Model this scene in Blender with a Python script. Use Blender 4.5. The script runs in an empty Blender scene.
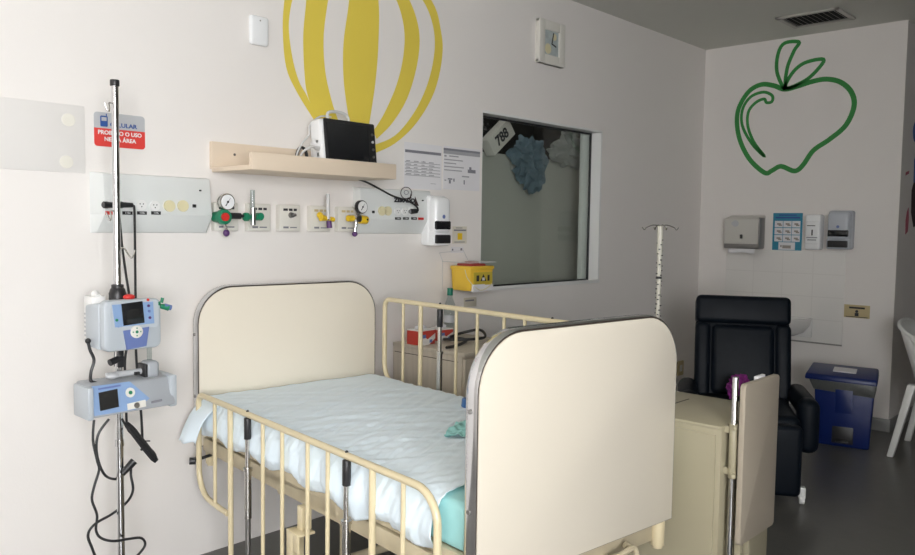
import bpy, bmesh, math, random
from mathutils import Vector, Matrix, noise
random.seed(7)
scn = bpy.context.scene
COL = scn.collection
PI = math.pi
# ------------------------------------------------------------------ camera
FPX, PIT, ROLL, YAW, BEDR = 794.264, .0650432, .0139165, .8144125, -.1024826
H = 1.333
cy, sy, cp, sp = math.cos(YAW), math.sin(YAW), math.cos(PIT), math.sin(PIT)
F = Vector((sy*cp, cy*cp, -sp)); R0 = Vector((cy, -sy, 0)); U0 = R0.cross(F)
R = R0*math.cos(ROLL)+U0*math.sin(ROLL); U = U0*math.cos(ROLL)-R0*math.sin(ROLL)
cam = bpy.data.cameras.new('camera'); co = bpy.data.objects.new('camera', cam); COL.objects.link(co)
cam.sensor_width = 36; cam.lens = 36*FPX/915; cam.clip_start = .05
M = Matrix((R, U, -F)).transposed().to_4x4(); M.translation = (0, 0, H); co.matrix_world = M
scn.camera = co
def ray(x, y): return F+R*((x-457.5)/FPX)-U*((y-277.5)/FPX)
def PY(x, y, Y):
    r = ray(x, y); p = r*(Y/r.y); return Vector((p.x, Y, p.z+H))
def PX(x, y, X):
    r = ray(x, y); p = r*(X/r.x); return Vector((X, p.y, p.z+H))
YA, XB, YS, CEIL = 2.875, 5.78, 1.486, 2.7
def A(x, y): return PY(x, y, YA)
def B(x, y): return PX(x, y, XB)
# ------------------------------------------------------------------ materials
def mat(name, col, rough=.5, metal=0, spec=.5, bump=0, bscale=60, var=0, vscale=8, coat=0, trans=0, sheen=0, stretch=None):
    m = bpy.data.materials.new(name); m.use_nodes = True
    nt = m.node_tree; n = nt.nodes; l = nt.links; b = n['Principled BSDF']
    c = (*col, 1); b.inputs['Base Color'].default_value = c
    b.inputs['Roughness'].default_value = rough; b.inputs['Metallic'].default_value = metal
    b.inputs['Specular IOR Level'].default_value = spec; b.inputs['Coat Weight'].default_value = coat
    b.inputs['Transmission Weight'].default_value = trans; b.inputs['Sheen Weight'].default_value = sheen
    tc = n.new('ShaderNodeTexCoord'); mp = n.new('ShaderNodeMapping'); l.new(tc.outputs['Object'], mp.inputs[0])
    if stretch: mp.inputs['Scale'].default_value = stretch
    nz = n.new('ShaderNodeTexNoise'); nz.inputs['Scale'].default_value = vscale; nz.inputs['Detail'].default_value = 4
    l.new(mp.outputs[0], nz.inputs[0])
    mx = n.new('ShaderNodeMix'); mx.data_type = 'RGBA'
    v = max(var, .015)
    mx.inputs[6].default_value = (*[min(1, k*(1-v)) for k in col], 1); mx.inputs[7].default_value = (*[min(1, k*(1+v)) for k in col], 1)
    l.new(nz.outputs['Fac'], mx.inputs[0]); l.new(mx.outputs[2], b.inputs['Base Color'])
    if bump:
        n2 = n.new('ShaderNodeTexNoise'); n2.inputs['Scale'].default_value = bscale; n2.inputs['Detail'].default_value = 3
        l.new(mp.outputs[0], n2.inputs[0])
        bp = n.new('ShaderNodeBump'); bp.inputs['Strength'].default_value = bump; bp.inputs['Distance'].default_value = .01
        l.new(n2.outputs['Fac'], bp.inputs['Height']); l.new(bp.outputs[0], b.inputs['Normal'])
    return m
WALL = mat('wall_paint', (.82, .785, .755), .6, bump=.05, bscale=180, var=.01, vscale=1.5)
WALLF = mat('wall_paint_low_bounce', (.42, .41, .40), .7)  # unseen walls, toned darker to cut bounce light on the right
WALLB = mat('wall_paint_apple', (.82, .785, .755), .6, bump=.05, bscale=180, var=.01, vscale=1.5)
CEILM = mat('ceiling_paint', (.66, .66, .61), .8)
FLOORM = mat('vinyl_floor', (.105, .102, .094), .30, bump=.03, bscale=40, var=.12, vscale=14)
BASEM = mat('baseboard_vinyl', (.25, .25, .245), .4)
WHITE = mat('white_plastic', (.80, .80, .79), .35)
WHITER = mat('bright_white_plastic', (.86, .87, .88), .25, coat=.2)
OFFW = mat('offwhite_plastic', (.74, .72, .66), .35)
PANELM = mat('outlet_panel_grey', (.72, .74, .73), .35)
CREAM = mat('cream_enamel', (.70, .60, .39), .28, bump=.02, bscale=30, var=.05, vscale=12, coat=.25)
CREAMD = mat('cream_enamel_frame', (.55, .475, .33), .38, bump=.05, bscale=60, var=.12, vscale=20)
LAM = mat('cream_laminate', (.80, .735, .62), .27, var=.01, vscale=3, coat=.25)
CHROME = mat('chrome', (.66, .66, .67), .13, 1, bump=.01, bscale=15)
STEEL = mat('brushed_steel', (.60, .58, .55), .25, 1, bump=.03, bscale=50)
STEELD = mat('dull_steel', (.30, .29, .28), .35, .9)
BLACK = mat('black_plastic', (.018, .018, .02), .4)
BLACKG = mat('black_glass', (.012, .013, .015), .12, spec=.6)
EDGE = mat('dark_edging', (.06, .045, .035), .5)
SHEET = mat('pale_blue_sheet', (.76, .865, .94), .85, bump=.12, bscale=25, var=.03, vscale=3, sheen=.2)
TEAL = mat('teal_vinyl', (.36, .68, .68), .5, bump=.04, bscale=20, var=.03)
TEALC = mat('teal_cloth', (.30, .60, .58), .8, bump=.2, bscale=40, var=.15, vscale=30)
SHELFM = mat('beige_laminate', (.72, .60, .47), .45, var=.04, vscale=5, stretch=(.3, 3, 3))
YEL = mat('yellow_paint', (.77, .61, .085), .55, var=.03, vscale=4)
GRN = mat('green_paint', (.03, .26, .05), .5, var=.05, vscale=6)
YPL = mat('yellow_plastic', (.80, .53, .02), .4)
YPL2 = mat('sharps_yellow', (.80, .52, .05), .45)
GPL = mat('green_plastic', (.01, .20, .10), .4)
RPL = mat('red_plastic', (.60, .03, .025), .4)
PUR = mat('purple_plastic', (.09, .03, .14), .4)
PALEY = mat('pale_yellow_plastic', (.72, .66, .42), .45)
PUMPM = mat('pump_grey_shell', (.46, .50, .54), .35, bump=.02, var=.03)
PUMPD = mat('pump_mid_grey_shell', (.37, .39, .42), .4)
PBLUE = mat('pump_blue', (.13, .18, .40), .4)
PLBLUE = mat('pump_light_blue', (.24, .36, .58), .4)
PAPER = mat('paper', (.76, .75, .77), .8, var=.02)
INK = mat('grey_ink', (.22, .22, .25), .8)
INKD = mat('dark_ink', (.03, .03, .035), .7)
GREYS = mat('sign_grey', (.50, .51, .53), .4)
REDS = mat('sign_red', (.72, .06, .05), .4)
BLUES = mat('sign_blue', (.03, .09, .32), .4)
WINK = mat('white_ink', (.85, .85, .85), .5)
BEIGES = mat('beige_sign', (.55, .45, .25), .6)
NAVY = mat('navy_leatherette', (.003, .006, .011), .5, spec=.2, bump=.12, bscale=18, var=.2, vscale=10)
BIN = mat('blue_bin_plastic', (.003, .016, .12), .35, var=.06)
LINER = mat('grey_bin_liner', (.10, .105, .10), .35, bump=.4, bscale=25)
WOODC = mat('washed_oak_laminate', (.54, .48, .40), .5, var=.22, vscale=7, stretch=(7, 7, .5))
CHAIRW = mat('white_chair_plastic', (.80, .80, .78), .35)
PTEAL = mat('poster_blue', (.03, .25, .38), .5)
TOWEL = mat('towel_dispenser_grey', (.60, .585, .54), .35)
SOAPG = mat('dispenser_blue_grey', (.50, .53, .58), .25)
BOARD = mat('grey_board', (.50, .50, .46), .6, var=.02)
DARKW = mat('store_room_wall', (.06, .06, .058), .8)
BLUEC = mat('blue_plastic_bag', (.13, .19, .24), .5, bump=.5, bscale=22, var=.3, vscale=25)
CLEARB = mat('whitish_plastic_bag', (.28, .29, .28), .4, bump=.5, bscale=22, var=.2, vscale=20)
CERAM = mat('white_ceramic', (.78, .77, .75), .15)
MAG = mat('magenta_fabric', (.22, .02, .19), .6, bump=.3, bscale=40, var=.4, vscale=30)
PINK = mat('pink_paper', (.45, .12, .16), .7)
PBROWN = mat('brown_paper', (.04, .02, .02), .7)
CABLE = mat('grey_white_cable', (.60, .60, .60), .4)
REDBOX = mat('red_carton', (.55, .06, .04), .5, var=.1)
CARTON = mat('white_carton', (.75, .72, .68), .6)
BLUEK = mat('blue_knob', (.05, .16, .42), .4)
SLAT = mat('vent_grey', (.50, .49, .46), .5)
DARK = mat('duct_shade_black', (.01, .01, .01), .8)
CABM = mat('ivory_enamel', (.40, .36, .25), .4, var=.03, vscale=5)
TABM = mat('ivory_laminate', (.42, .365, .29), .4, var=.03)
CLOCKF = mat('clock_face', (.45, .50, .50), .3, var=.35, vscale=30)
TILE = mat('backsplash_tile', (.80, .775, .745), .3)
def tile_nodes():
    nt = TILE.node_tree; n = nt.nodes; l = nt.links
    b = n['Principled BSDF']; tc = n.new('ShaderNodeTexCoord'); mp = n.new('ShaderNodeMapping')
    mp.inputs['Rotation'].default_value = (PI/2, 0, 0)
    l.new(tc.outputs['Object'], mp.inputs[0]); br = n.new('ShaderNodeTexBrick')
    br.offset = 0; br.inputs['Scale'].default_value = 1; br.inputs['Mortar Size'].default_value = .003
    br.inputs['Brick Width'].default_value = .213; br.inputs['Row Height'].default_value = .16
    br.inputs['Color1'].default_value = (.80, .78, .75, 1); br.inputs['Color2'].default_value = (.78, .76, .73, 1)
    br.inputs['Mortar'].default_value = (.73, .71, .68, 1)
    l.new(mp.outputs[0], br.inputs[0]); l.new(br.outputs[0], b.inputs['Base Color'])
tile_nodes()
def glass(name, tint=(1, 1, 1), ref=.06, rough=.02):
    m = bpy.data.materials.new(name); m.use_nodes = True; nt = m.node_tree; n = nt.nodes; l = nt.links
    n.remove(n['Principled BSDF']); t = n.new('ShaderNodeBsdfTransparent'); t.inputs[0].default_value = (*tint, 1)
    g = n.new('ShaderNodeBsdfGlossy'); g.inputs['Roughness'].default_value = rough
    lw = n.new('ShaderNodeLayerWeight'); lw.inputs[0].default_value = .5
    pw_ = n.new('ShaderNodeMath'); pw_.operation = 'POWER'; pw_.inputs[1].default_value = 5; l.new(lw.outputs['Facing'], pw_.inputs[0])
    fr = n.new('ShaderNodeMath'); fr.operation = 'MULTIPLY_ADD'; fr.inputs[1].default_value = .9; fr.inputs[2].default_value = ref*.6; l.new(pw_.outputs[0], fr.inputs[0])
    mx = n.new('ShaderNodeMixShader'); l.new(fr.outputs[0], mx.inputs[0]); l.new(t.outputs[0], mx.inputs[1]); l.new(g.outputs[0], mx.inputs[2])
    l.new(mx.outputs[0], n['Material Output'].inputs[0]); return m
GLASS = glass('window_glass', (.93, .95, .93))
CLEAR = glass('clear_plastic', (.80, .84, .84), rough=.1)
ACRYL = mat('acrylic_sheet', (.79, .765, .74), .3)
# ------------------------------------------------------------------ mesh builder
class MB:
    def __init__(s): s.bm = bmesh.new()
    def _add(s, tb, mi=0, mtx=None):
        if mtx is not None: bmesh.ops.transform(tb, matrix=mtx, verts=tb.verts)
        for f in tb.faces: f.material_index = mi
        me = bpy.data.meshes.new('t'); tb.to_mesh(me); tb.free(); s.bm.from_mesh(me); bpy.data.meshes.remove(me); return s
    def box(s, x0, x1, y0, y1, z0, z1, bev=0, mi=0, mtx=None, seg=2):
        tb = bmesh.new(); bmesh.ops.create_cube(tb, size=1)
        for v in tb.verts: v.co = Vector(((x0+x1)/2+v.co.x*(x1-x0), (y0+y1)/2+v.co.y*(y1-y0), (z0+z1)/2+v.co.z*(z1-z0)))
        if bev: bmesh.ops.bevel(tb, geom=tb.edges[:], offset=bev, segments=seg, affect='EDGES', profile=.5)
        return s._add(tb, mi, mtx)
    def hexa(s, p, mi=0, bev=0):   # 8 points: bottom 4 ccw, top 4 ccw
        tb = bmesh.new(); v = [tb.verts.new(q) for q in p]
        for f in ((3, 2, 1, 0), (4, 5, 6, 7), (0, 1, 5, 4), (1, 2, 6, 5), (2, 3, 7, 6), (3, 0, 4, 7)): tb.faces.new([v[i] for i in f])
        bmesh.ops.recalc_face_normals(tb, faces=tb.faces)
        if bev: bmesh.ops.bevel(tb, geom=tb.edges[:], offset=bev, segments=2, affect='EDGES', profile=.5)
        return s._add(tb, mi)
    def cyl(s, p0, p1, r, r2=None, seg=14, mi=0, bev=0):
        p0 = Vector(p0); p1 = Vector(p1); d = p1-p0; tb = bmesh.new()
        bmesh.ops.create_cone(tb, cap_ends=True, segments=seg, radius1=r, radius2=r if r2 is None else r2, depth=d.length)
        if bev: bmesh.ops.bevel(tb, geom=[e for e in tb.edges if len([f for f in e.link_faces if len(f.verts) > 4]) > 0], offset=bev, segments=2, affect='EDGES', profile=.5)
        m = Matrix.Translation((p0+p1)/2) @ d.to_track_quat('Z', 'Y').to_matrix().to_4x4()
        return s._add(tb, mi, m)
    def ball(s, c, r, mi=0, sc=(1, 1, 1), seg=14):
        tb = bmesh.new(); bmesh.ops.create_uvsphere(tb, u_segments=seg, v_segments=max(6, seg*2//3), radius=r)
        return s._add(tb, mi, Matrix.Translation(c) @ Matrix.Diagonal((*sc, 1)))
    def tube(s, pts, r, seg=8, mi=0, smooth=0, closed=False):
        pts = [Vector(p) for p in pts]
        if smooth: pts = catmull(pts, smooth, closed)
        n = len(pts); tb = bmesh.new(); rings = []; up = None
        for i, p in enumerate(pts):
            a = pts[(i-1) % n] if (i or closed) else p; b = pts[(i+1) % n] if (i < n-1 or closed) else p
            t = (b-a).normalized()
            if up is None: up = t.orthogonal().normalized()
            up = (up-t*up.dot(t)).normalized(); w = t.cross(up)
            rings.append([tb.verts.new(p+(up*math.cos(2*PI*k/seg)+w*math.sin(2*PI*k/seg))*r) for k in range(seg)])
        for i in range(n if closed else n-1):
            q = rings[i]; z = rings[(i+1) % n]
            for k in range(seg): tb.faces.new((q[k], q[(k+1) % seg], z[(k+1) % seg], z[k]))
        if not closed: tb.faces.new(rings[0][::-1]); tb.faces.new(rings[-1])
        return s._add(tb, mi)
    def prism(s, poly, y0, y1, mi=0, bev=0):   # poly in (x,z), extruded along y
        tb = bmesh.new(); a = [tb.verts.new((x, y0, z)) for x, z in poly]; f = tb.faces.new(a)
        r = bmesh.ops.extrude_face_region(tb, geom=[f])
        for v in r['geom']:
            if isinstance(v, bmesh.types.BMVert): v.co.y = y1
        bmesh.ops.recalc_face_normals(tb, faces=tb.faces)
        if bev:
            es = [e for e in tb.edges if abs(e.verts[0].co.y-e.verts[1].co.y) < 1e-7]
            bmesh.ops.bevel(tb, geom=es, offset=bev, segments=2, affect='EDGES', profile=.5)
        return s._add(tb, mi)
    def lathe(s, prof, c=(0, 0, 0), seg=20, mi=0, mtx=None):  # prof (r,z)
        tb = bmesh.new(); rings = []
        for r, z in prof: rings.append([tb.verts.new((c[0]+r*math.cos(2*PI*k/seg), c[1]+r*math.sin(2*PI*k/seg), c[2]+z)) for k in range(seg)])
        for a, b in zip(rings, rings[1:]):
            for k in range(seg): tb.faces.new((a[k], a[(k+1) % seg], b[(k+1) % seg], b[k]))
        tb.faces.new(rings[0][::-1]); tb.faces.new(rings[-1]); bmesh.ops.recalc_face_normals(tb, faces=tb.faces)
        return s._add(tb, mi, mtx)
    def grid(s, fn, nu, nv, mi=0):
        tb = bmesh.new(); g = [[tb.verts.new(fn(i/nu, j/nv)) for j in range(nv+1)] for i in range(nu+1)]
        for i in range(nu):
            for j in range(nv): tb.faces.new((g[i][j], g[i+1][j], g[i+1][j+1], g[i][j+1]))
        return s._add(tb, mi)
    def crumple(s, c, size, amp=.25, seed=0, seg=28, freq=3, mi=0):
        tb = bmesh.new(); bmesh.ops.create_icosphere(tb, subdivisions=4, radius=1)
        for v in tb.verts:
            d = v.co.normalized(); k = 1+amp*(noise.noise(d*freq+Vector((seed, 0, 0)))*1.3+.6*abs(noise.noise(d*freq*2.6+Vector((0, seed, 0)))))
            v.co = Vector((c[0]+d.x*k*size[0], c[1]+d.y*k*size[1], c[2]+d.z*k*size[2]))
        return s._add(tb, mi)
    def ribbon(s, pts, w, y0, y1, mi=0, closed=False, sm=6):   # stroke in (x,z) plane
        P3 = catmull([Vector((p[0], 0, p[1])) for p in pts], sm, closed); n = len(P3)
        tb = bmesh.new(); L = []
        for i, p in enumerate(P3):
            a = P3[(i-1) % n] if (i or closed) else p; b = P3[(i+1) % n] if (i < n-1 or closed) else p
            t = (b-a).normalized(); nn = Vector((-t.z, 0, t.x))*w/2
            L.append([tb.verts.new((q.x, yy, q.z)) for q in (p+nn, p-nn) for yy in (y0, y1)])
        for i in range(n if closed else n-1):
            a = L[i]; b = L[(i+1) % n]
            for q in ((0, 2), (3, 1), (2, 3), (1, 0)): tb.faces.new((a[q[0]], a[q[1]], b[q[1]], b[q[0]]))
        bmesh.ops.recalc_face_normals(tb, faces=tb.faces)
        return s._add(tb, mi)
def catmull(P, k, closed=False):
    n = len(P); out = []
    for i in range(n if closed else n-1):
        a, b, c, d = (P[(i-1) % n], P[i], P[(i+1) % n], P[(i+2) % n]) if closed else (P[max(i-1, 0)], P[i], P[i+1], P[min(i+2, n-1)])
        for j in range(k):
            t = j/k; out.append(.5*((2*b)+(c-a)*t+(2*a-5*b+4*c-d)*t*t+(3*b-a-3*c+d)*t**3))
    if not closed: out.append(P[-1])
    return out
def rrect(x0, x1, z0, z1, r, k=6, corners=(1, 1, 1, 1)):
    pts = []
    for (cx, cz, a, on, ox, oz) in ((x1-r, z0+r, -90, corners[0], x1, z0), (x1-r, z1-r, 0, corners[1], x1, z1), (x0+r, z1-r, 90, corners[2], x0, z1), (x0+r, z0+r, 180, corners[3], x0, z0)):
        if on: pts += [(cx+r*math.cos(math.radians(a+90*i/k)), cz+r*math.sin(math.radians(a+90*i/k))) for i in range(k+1)]
        else: pts.append((ox, oz))
    return pts
def circ(x, z, r, k=20): return [(x+r*math.cos(2*PI*i/k), z+r*math.sin(2*PI*i/k)) for i in range(k)]
def obj(name, mb, m, parent=None, label=None, loc=None, ang=38, sub=0, solid=0):
    bm = mb.bm
    for f in bm.faces: f.smooth = True
    for e in bm.edges:
        if len(e.link_faces) == 2 and e.calc_face_angle(0) > math.radians(ang): e.smooth = False
    me = bpy.data.meshes.new(name); bm.to_mesh(me); bm.free()
    for x in (m if isinstance(m, (list, tuple)) else [m]): me.materials.append(x)
    o = bpy.data.objects.new(name, me); COL.objects.link(o)
    if parent: o.parent = parent
    if loc: o.location = loc
    if label: o['label'] = label
    if solid: md = o.modifiers.new('Solidify', 'SOLIDIFY'); md.thickness = solid; md.offset = 0
    if sub: md = o.modifiers.new('Subdivision', 'SUBSURF'); md.levels = sub; md.render_levels = sub
    return o
def tag(o, label, cat, group=None):
    o['label'] = label; o['category'] = cat
    if group: o['group'] = group
    return o
def thing(name, label, cat, loc, rz=0, group=None):
    o = bpy.data.objects.new(name, None); COL.objects.link(o); o.empty_display_size = .05
    o.location = loc; o.rotation_euler = (0, 0, rz); return tag(o, label, cat, group)
def struct(name, mb, m, parent=None):
    o = obj(name, mb, m, parent)
    if not parent: o['kind'] = 'structure'
    return o
def text(s, size, x, z, y, m, parent, name='lettering', align='CENTER', bold=0, sx=1, rot=0):
    cu = bpy.data.curves.new('tx', 'FONT'); cu.body = s; cu.size = size; cu.align_x = align; cu.align_y = 'CENTER'; cu.extrude = .0003; cu.offset = bold; cu.resolution_u = 3
    t = bpy.data.objects.new('tx', cu); COL.objects.link(t); dg = bpy.context.evaluated_depsgraph_get(); dg.update()
    me = bpy.data.meshes.new_from_object(t.evaluated_get(dg)); bpy.data.objects.remove(t)
    me.transform(Matrix.Translation((x, y, z)) @ Matrix.Rotation(PI/2, 4, 'X') @ Matrix.Rotation(rot, 4, 'Z') @ Matrix.Diagonal((sx, 1, 1, 1)))
    me.materials.clear(); me.materials.append(m); me.name = name
    o = bpy.data.objects.new(name, me); COL.objects.link(o); o.parent = parent; return o
RB = -PI/2   # rotation of things hung on the apple wall (their local -y looks into the room)
# ================================================================== ROOM
XL, YF, XR = -2.1, -1.6, 8.0
struct('floor', MB().box(XL-.2, XR+.2, YF-.2, 4.6, -.1, 0), FLOORM)
struct('ceiling', MB().box(XL-.2, XR+.2, YF-.2, 4.6, CEIL, CEIL+.1), CEILM)
wx0, wx1, wz0, wz1 = 3.227, 4.388, .977, 1.955
T = .15
struct('wall_back', MB().box(XL-.2, wx0, YA, YA+T, 0, CEIL).box(wx1, XR+.2, YA, YA+T, 0, CEIL).box(wx0, wx1, YA, YA+T, 0, wz0).box(wx0, wx1, YA, YA+T, wz1, CEIL), WALL)
struct('wall_right', MB().box(XB, XR+.2, YS, YA, 0, CEIL), WALLB)
LW = (-1.95, -.05, .8, 2.3)   # window opening in the wall behind the camera: x0, x1, z0, z1
struct('wall_left', MB().box(XL-.15, XL, YF, YA, 0, CEIL), WALL)
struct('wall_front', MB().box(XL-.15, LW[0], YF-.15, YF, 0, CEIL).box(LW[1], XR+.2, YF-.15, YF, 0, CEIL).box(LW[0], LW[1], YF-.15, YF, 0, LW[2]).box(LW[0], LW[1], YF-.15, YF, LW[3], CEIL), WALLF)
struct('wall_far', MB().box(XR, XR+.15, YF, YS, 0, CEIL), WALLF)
struct('baseboard_right', MB().box(XB-.012, XB, YS-.012, YA, 0, .085, .003).box(XB, XR, YS-.012, YS, 0, .085, .003), BASEM)
# window to the store room
w = thing('window_1', '', '', ((wx0+wx1)/2, YA, wz0)); del w['label']; del w['category']; w['kind'] = 'structure'
xc = (wx0+wx1)/2; hw = (wx1-wx0)/2; hh = wz1-wz0
mb = MB()
mb.box(-hw, hw, 0, .12, 0, .012).box(-hw, hw, 0, .12, hh-.012, hh).box(-hw, -hw+.002, 0, .12, 0, hh).box(hw-.012, hw, 0, .12, 0, hh)
mb.box(-hw-.0, hw, -.006, .0, -.0, .022, .002)
obj('window_frame', mb, WHITE, w)
g = MB(); f1 = .012
g.box(-hw+.003, hw-f1, .073, .085, f1, f1+.010).box(-hw+f1, hw-f1, .073, .085, hh-f1-.01, hh-f1).box(-hw+.003, -hw+.011, .073, .085, f1, hh-f1).box(hw-f1-.01, hw-f1, .073, .085, f1, hh-f1)
obj('gasket', g, BLACK, w)
obj('window_pane', MB().box(-hw+.010, hw-f1-.009, .077, .081, f1+.009, hh-f1-.009), GLASS, w)
obj('window_jamb', MB().box(hw-.075, hw-.022, .09, .12, f1, hh-.012, .002), PANELM, w)
# store room behind the window
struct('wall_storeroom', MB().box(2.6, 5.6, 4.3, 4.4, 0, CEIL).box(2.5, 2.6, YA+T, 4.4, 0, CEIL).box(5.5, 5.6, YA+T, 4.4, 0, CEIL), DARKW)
bt = 1.785
bd = obj('grey_partition_board', MB().box(3.0, 5.2, 3.24, 3.27, 0, bt, .003), BOARD); tag(bd, 'plain grey board standing upright close behind the window glass', 'board')
def on_board(x, y, dy=0): return PY(x, y, 3.21+dy)
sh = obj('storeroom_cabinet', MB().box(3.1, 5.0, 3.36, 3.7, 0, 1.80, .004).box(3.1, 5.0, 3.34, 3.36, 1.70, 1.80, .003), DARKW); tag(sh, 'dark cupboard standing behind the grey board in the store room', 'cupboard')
p = PY(502, 137, 3.15)
ct = thing('carton', 'small white carton marked with a black number, lying tilted above the grey board', 'box', (p.x, 3.15, p.z))
m_ = Matrix.Rotation(math.radians(-38), 4, 'Y')
o = obj('carton_body', MB().box(-.12, .12, .0, .07, -.055, .055, .003, mtx=m_), CARTON, ct)
text('788', .085, 0.0, .0, -.002, INKD, ct, bold=.003, rot=math.radians(38))
for o2 in [c for c in ct.children if c.name.startswith('lettering')]: pass
mb = MB(); mb.crumple((0, 0, 0), (.20, .055, .16), .38, 3)
for v in mb.bm.verts:
    pass
p = on_board(524, 160)
q1 = MB(); q1.crumple((.0, 0.0, .035), (.15, .035, .095), .5, 3, freq=3.2).crumple((.03, -.004, -.07), (.12, .03, .11), .5, 9, freq=3.2)
o = obj('blue_bag', q1, BLUEC, loc=(p.x, 3.175, p.z-.005)); tag(o, 'crumpled grey-blue plastic bag hanging over the board behind the window glass', 'bag')
p = on_board(566, 152)
q1 = MB(); q1.crumple((0, 0, -.015), (.215, .05, .085), .45, 5, freq=2.8).crumple((-.03, 0, .05), (.10, .04, .09), .4, 8)
o = obj('clear_bag', q1, CLEARB, loc=(p.x+.03, 3.18, p.z)); tag(o, 'whitish translucent plastic bag on top of the board, right of the blue bag', 'bag')
p = on_board(488, 128)
o = obj('dark_bag', MB().crumple((0, 0, 0), (.09, .05, .06), .4, 12), BLACK, loc=(p.x, 3.30, p.z)); tag(o, 'black bag in the upper left corner behind the window glass', 'bag')
# daylight window on the left wall
w = thing('window_2', '', '', ((LW[0]+LW[1])/2, YF, LW[2])); del w['label']; del w['category']; w['kind'] = 'structure'
ly = (LW[1]-LW[0])/2; lh = LW[3]-LW[2]
mb = MB().box(-ly, ly, -.12, -.05, 0, .04).box(-ly, ly, -.12, -.05, lh-.04, lh).box(-ly, -ly+.04, -.12, -.05, 0, lh).box(ly-.04, ly, -.12, -.05, 0, lh).box(-.02, .02, -.12, -.05, 0, lh)
obj('window_frame', mb, STEELD, w)
obj('window_pane', MB().box(-ly+.04, ly-.04, -.09, -.086, .04, lh-.04), glass('outer_window_glass', (.97, .97, .97)), w)
# ================================================================== WALL PAINTINGS
def zoomA(pts, x0=220, y0=0, s=400/915): return [A(x0+a*s, y0+b*s) for a, b in pts]
ST = [
 ([(147, 0), (143, 60), (150, 150), (175, 210), (215, 275)], [(165, 0), (157, 60), (165, 130), (180, 185), (200, 222), (222, 275)]),
 ([(197, 0), (190, 80), (193, 170), (200, 218), (222, 275)], [(247, 0), (237, 80), (240, 160), (255, 230), (270, 275)]),
 ([(295, 0), (282, 100), (283, 190), (297, 290)], [(362, 0), (362, 100), (355, 190), (340, 290)]),
 ([(403, 0), (420, 60), (420, 120), (405, 190), (375, 260), (350, 300)], [(433, 0), (455, 70), (452, 140), (430, 220), (395, 280), (358, 318)]),
 ([(463, 0), (487, 60), (490, 120), (475, 190), (445, 255), (400, 310), (345, 334)], [(483, 0), (505, 70), (508, 130), (490, 210), (450, 280), (400, 328), (350, 352)]),
]
bal = thing('balloon_mural', 'large yellow striped balloon painted on the white wall above the shelf', 'wall painting', (2.42, YA, 1.7))
for L_, R_ in ST:
    def side(pts):
        w_ = [Vector((v.x-2.42, 0, v.z-1.7)) for v in zoomA(pts)]
        low = w_[::-1]
        up = [Vector((v.x, 0, .90-v.z)) for v in w_ if .90-v.z > w_[0].z+.03 and .90-v.z < .97]
        return catmull(low+sorted(up, key=lambda v: v.z), 5)
    a, b = side(L_), side(R_)
    n = 40
    def samp(c, t):
        f = t*(len(c)-1); i = min(int(f), len(c)-2); return c[i].lerp(c[i+1], f-i)
    def fn(i, j): 
        p = samp(a, j).lerp(samp(b, j), i); return (p.x, -.0012, p.z)
    obj('stripe', MB().grid(fn, 1, n), YEL, bal)
ap = thing('apple_mural', 'green outline of an apple with two leaves painted on the far wall', 'wall painting', (XB, 2.24, 1.7), RB)
def zB(pts): 
    r = []
    for a, b in pts:
        p = B(700+a*.36, b*.36); r.append((2.24-p.y, p.z-1.7))
    return r
bw = .034
obj('apple_outline', MB().ribbon(zB([(235, 248), (205, 238), (170, 235), (135, 255), (108, 300), (103, 345), (113, 395), (140, 445), (180, 480), (200, 474), (225, 462), (262, 475), (285, 460), (315, 418), (360, 387), (405, 348), (428, 295), (420, 255), (390, 228), (350, 220), (310, 227), (270, 240)]), bw, -.0015, 0, closed=True), GRN, ap)
obj('highlight_swirl', MB().ribbon(zB([(180, 435), (145, 400), (118, 350), (118, 305), (140, 270), (175, 256), (200, 265), (200, 282), (185, 285), (178, 275), (155, 285), (135, 310), (133, 350), (150, 395)]), bw*.62, -.0015, 0, closed=True), GRN, ap)
obj('leaf', MB().ribbon(zB([(235, 248), (214, 200), (217, 150), (235, 120), (275, 117), (262, 140), (245, 180), (238, 215)]), bw*.75, -.0015, 0, closed=True), GRN, ap)
obj('leaf', MB().ribbon(zB([(238, 245), (255, 205), (290, 175), (343, 165), (325, 195), (290, 225)]), bw*.75, -.0015, 0, closed=True), GRN, ap)
# ================================================================== WALL A ITEMS
def wallthing(name, label, cat, x, z, group=None, y=YA): return thing(name, label, cat, (x, y, z), 0, group)
# acrylic sheet
a0, a1 = A(0, 97), A(85, 173.5)
t = wallthing('wall_plate', 'blank pale rectangular plate with two cream discs at the left edge', 'plate', .86, 1.498)
obj('plate', MB().box(-.55, .278, -.004, 0, 0, .232, .0015), ACRYL, t)
for px_, py_ in ((68, 120), (66, 162)):
    v = A(px_, py_); obj('disc', MB().cyl((v.x-.86, -.006, v.z-1.498), (v.x-.86, -.003, v.z-1.498), .022, seg=20), mat('cream_disc', (.76, .735, .66), .5), t)
# phone sign
t = wallthing('phone_sign', 'grey and red sign forbidding mobile phones behind the left drip stand', 'sign', 1.262, 1.655)
obj('sign_plate', MB().prism(rrect(-.092, .092, -.058, .062, .012), -.002, 0), GREYS, t)
obj('red_band', MB().prism(rrect(-.092, .092, -.058, .006, .012, corners=(1, 0, 0, 1)), -.003, -.002), REDS, t)
obj('phone_symbol', MB().prism(rrect(-.070, -.044, .012, .050, .004), -.0032, -.002).box(-.050, -.047, -.0032, -.002, .05, .058), BLUES, t)
obj('phone_screen', MB().box(-.066, -.048, -.0036, -.0032, .032, .045), GREYS, t)
text('CELULAR', .021, -.036, .021, -.0024, BLUES, t, align='LEFT', bold=.0006, sx=1.12)
text('PROIBIDO O USO', .020, 0, -.009, -.0034, WINK, t, bold=.0006)
text('NESTA ÁREA', .020, 0, -.032, -.0034, WINK, t, bold=.0006)
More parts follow.
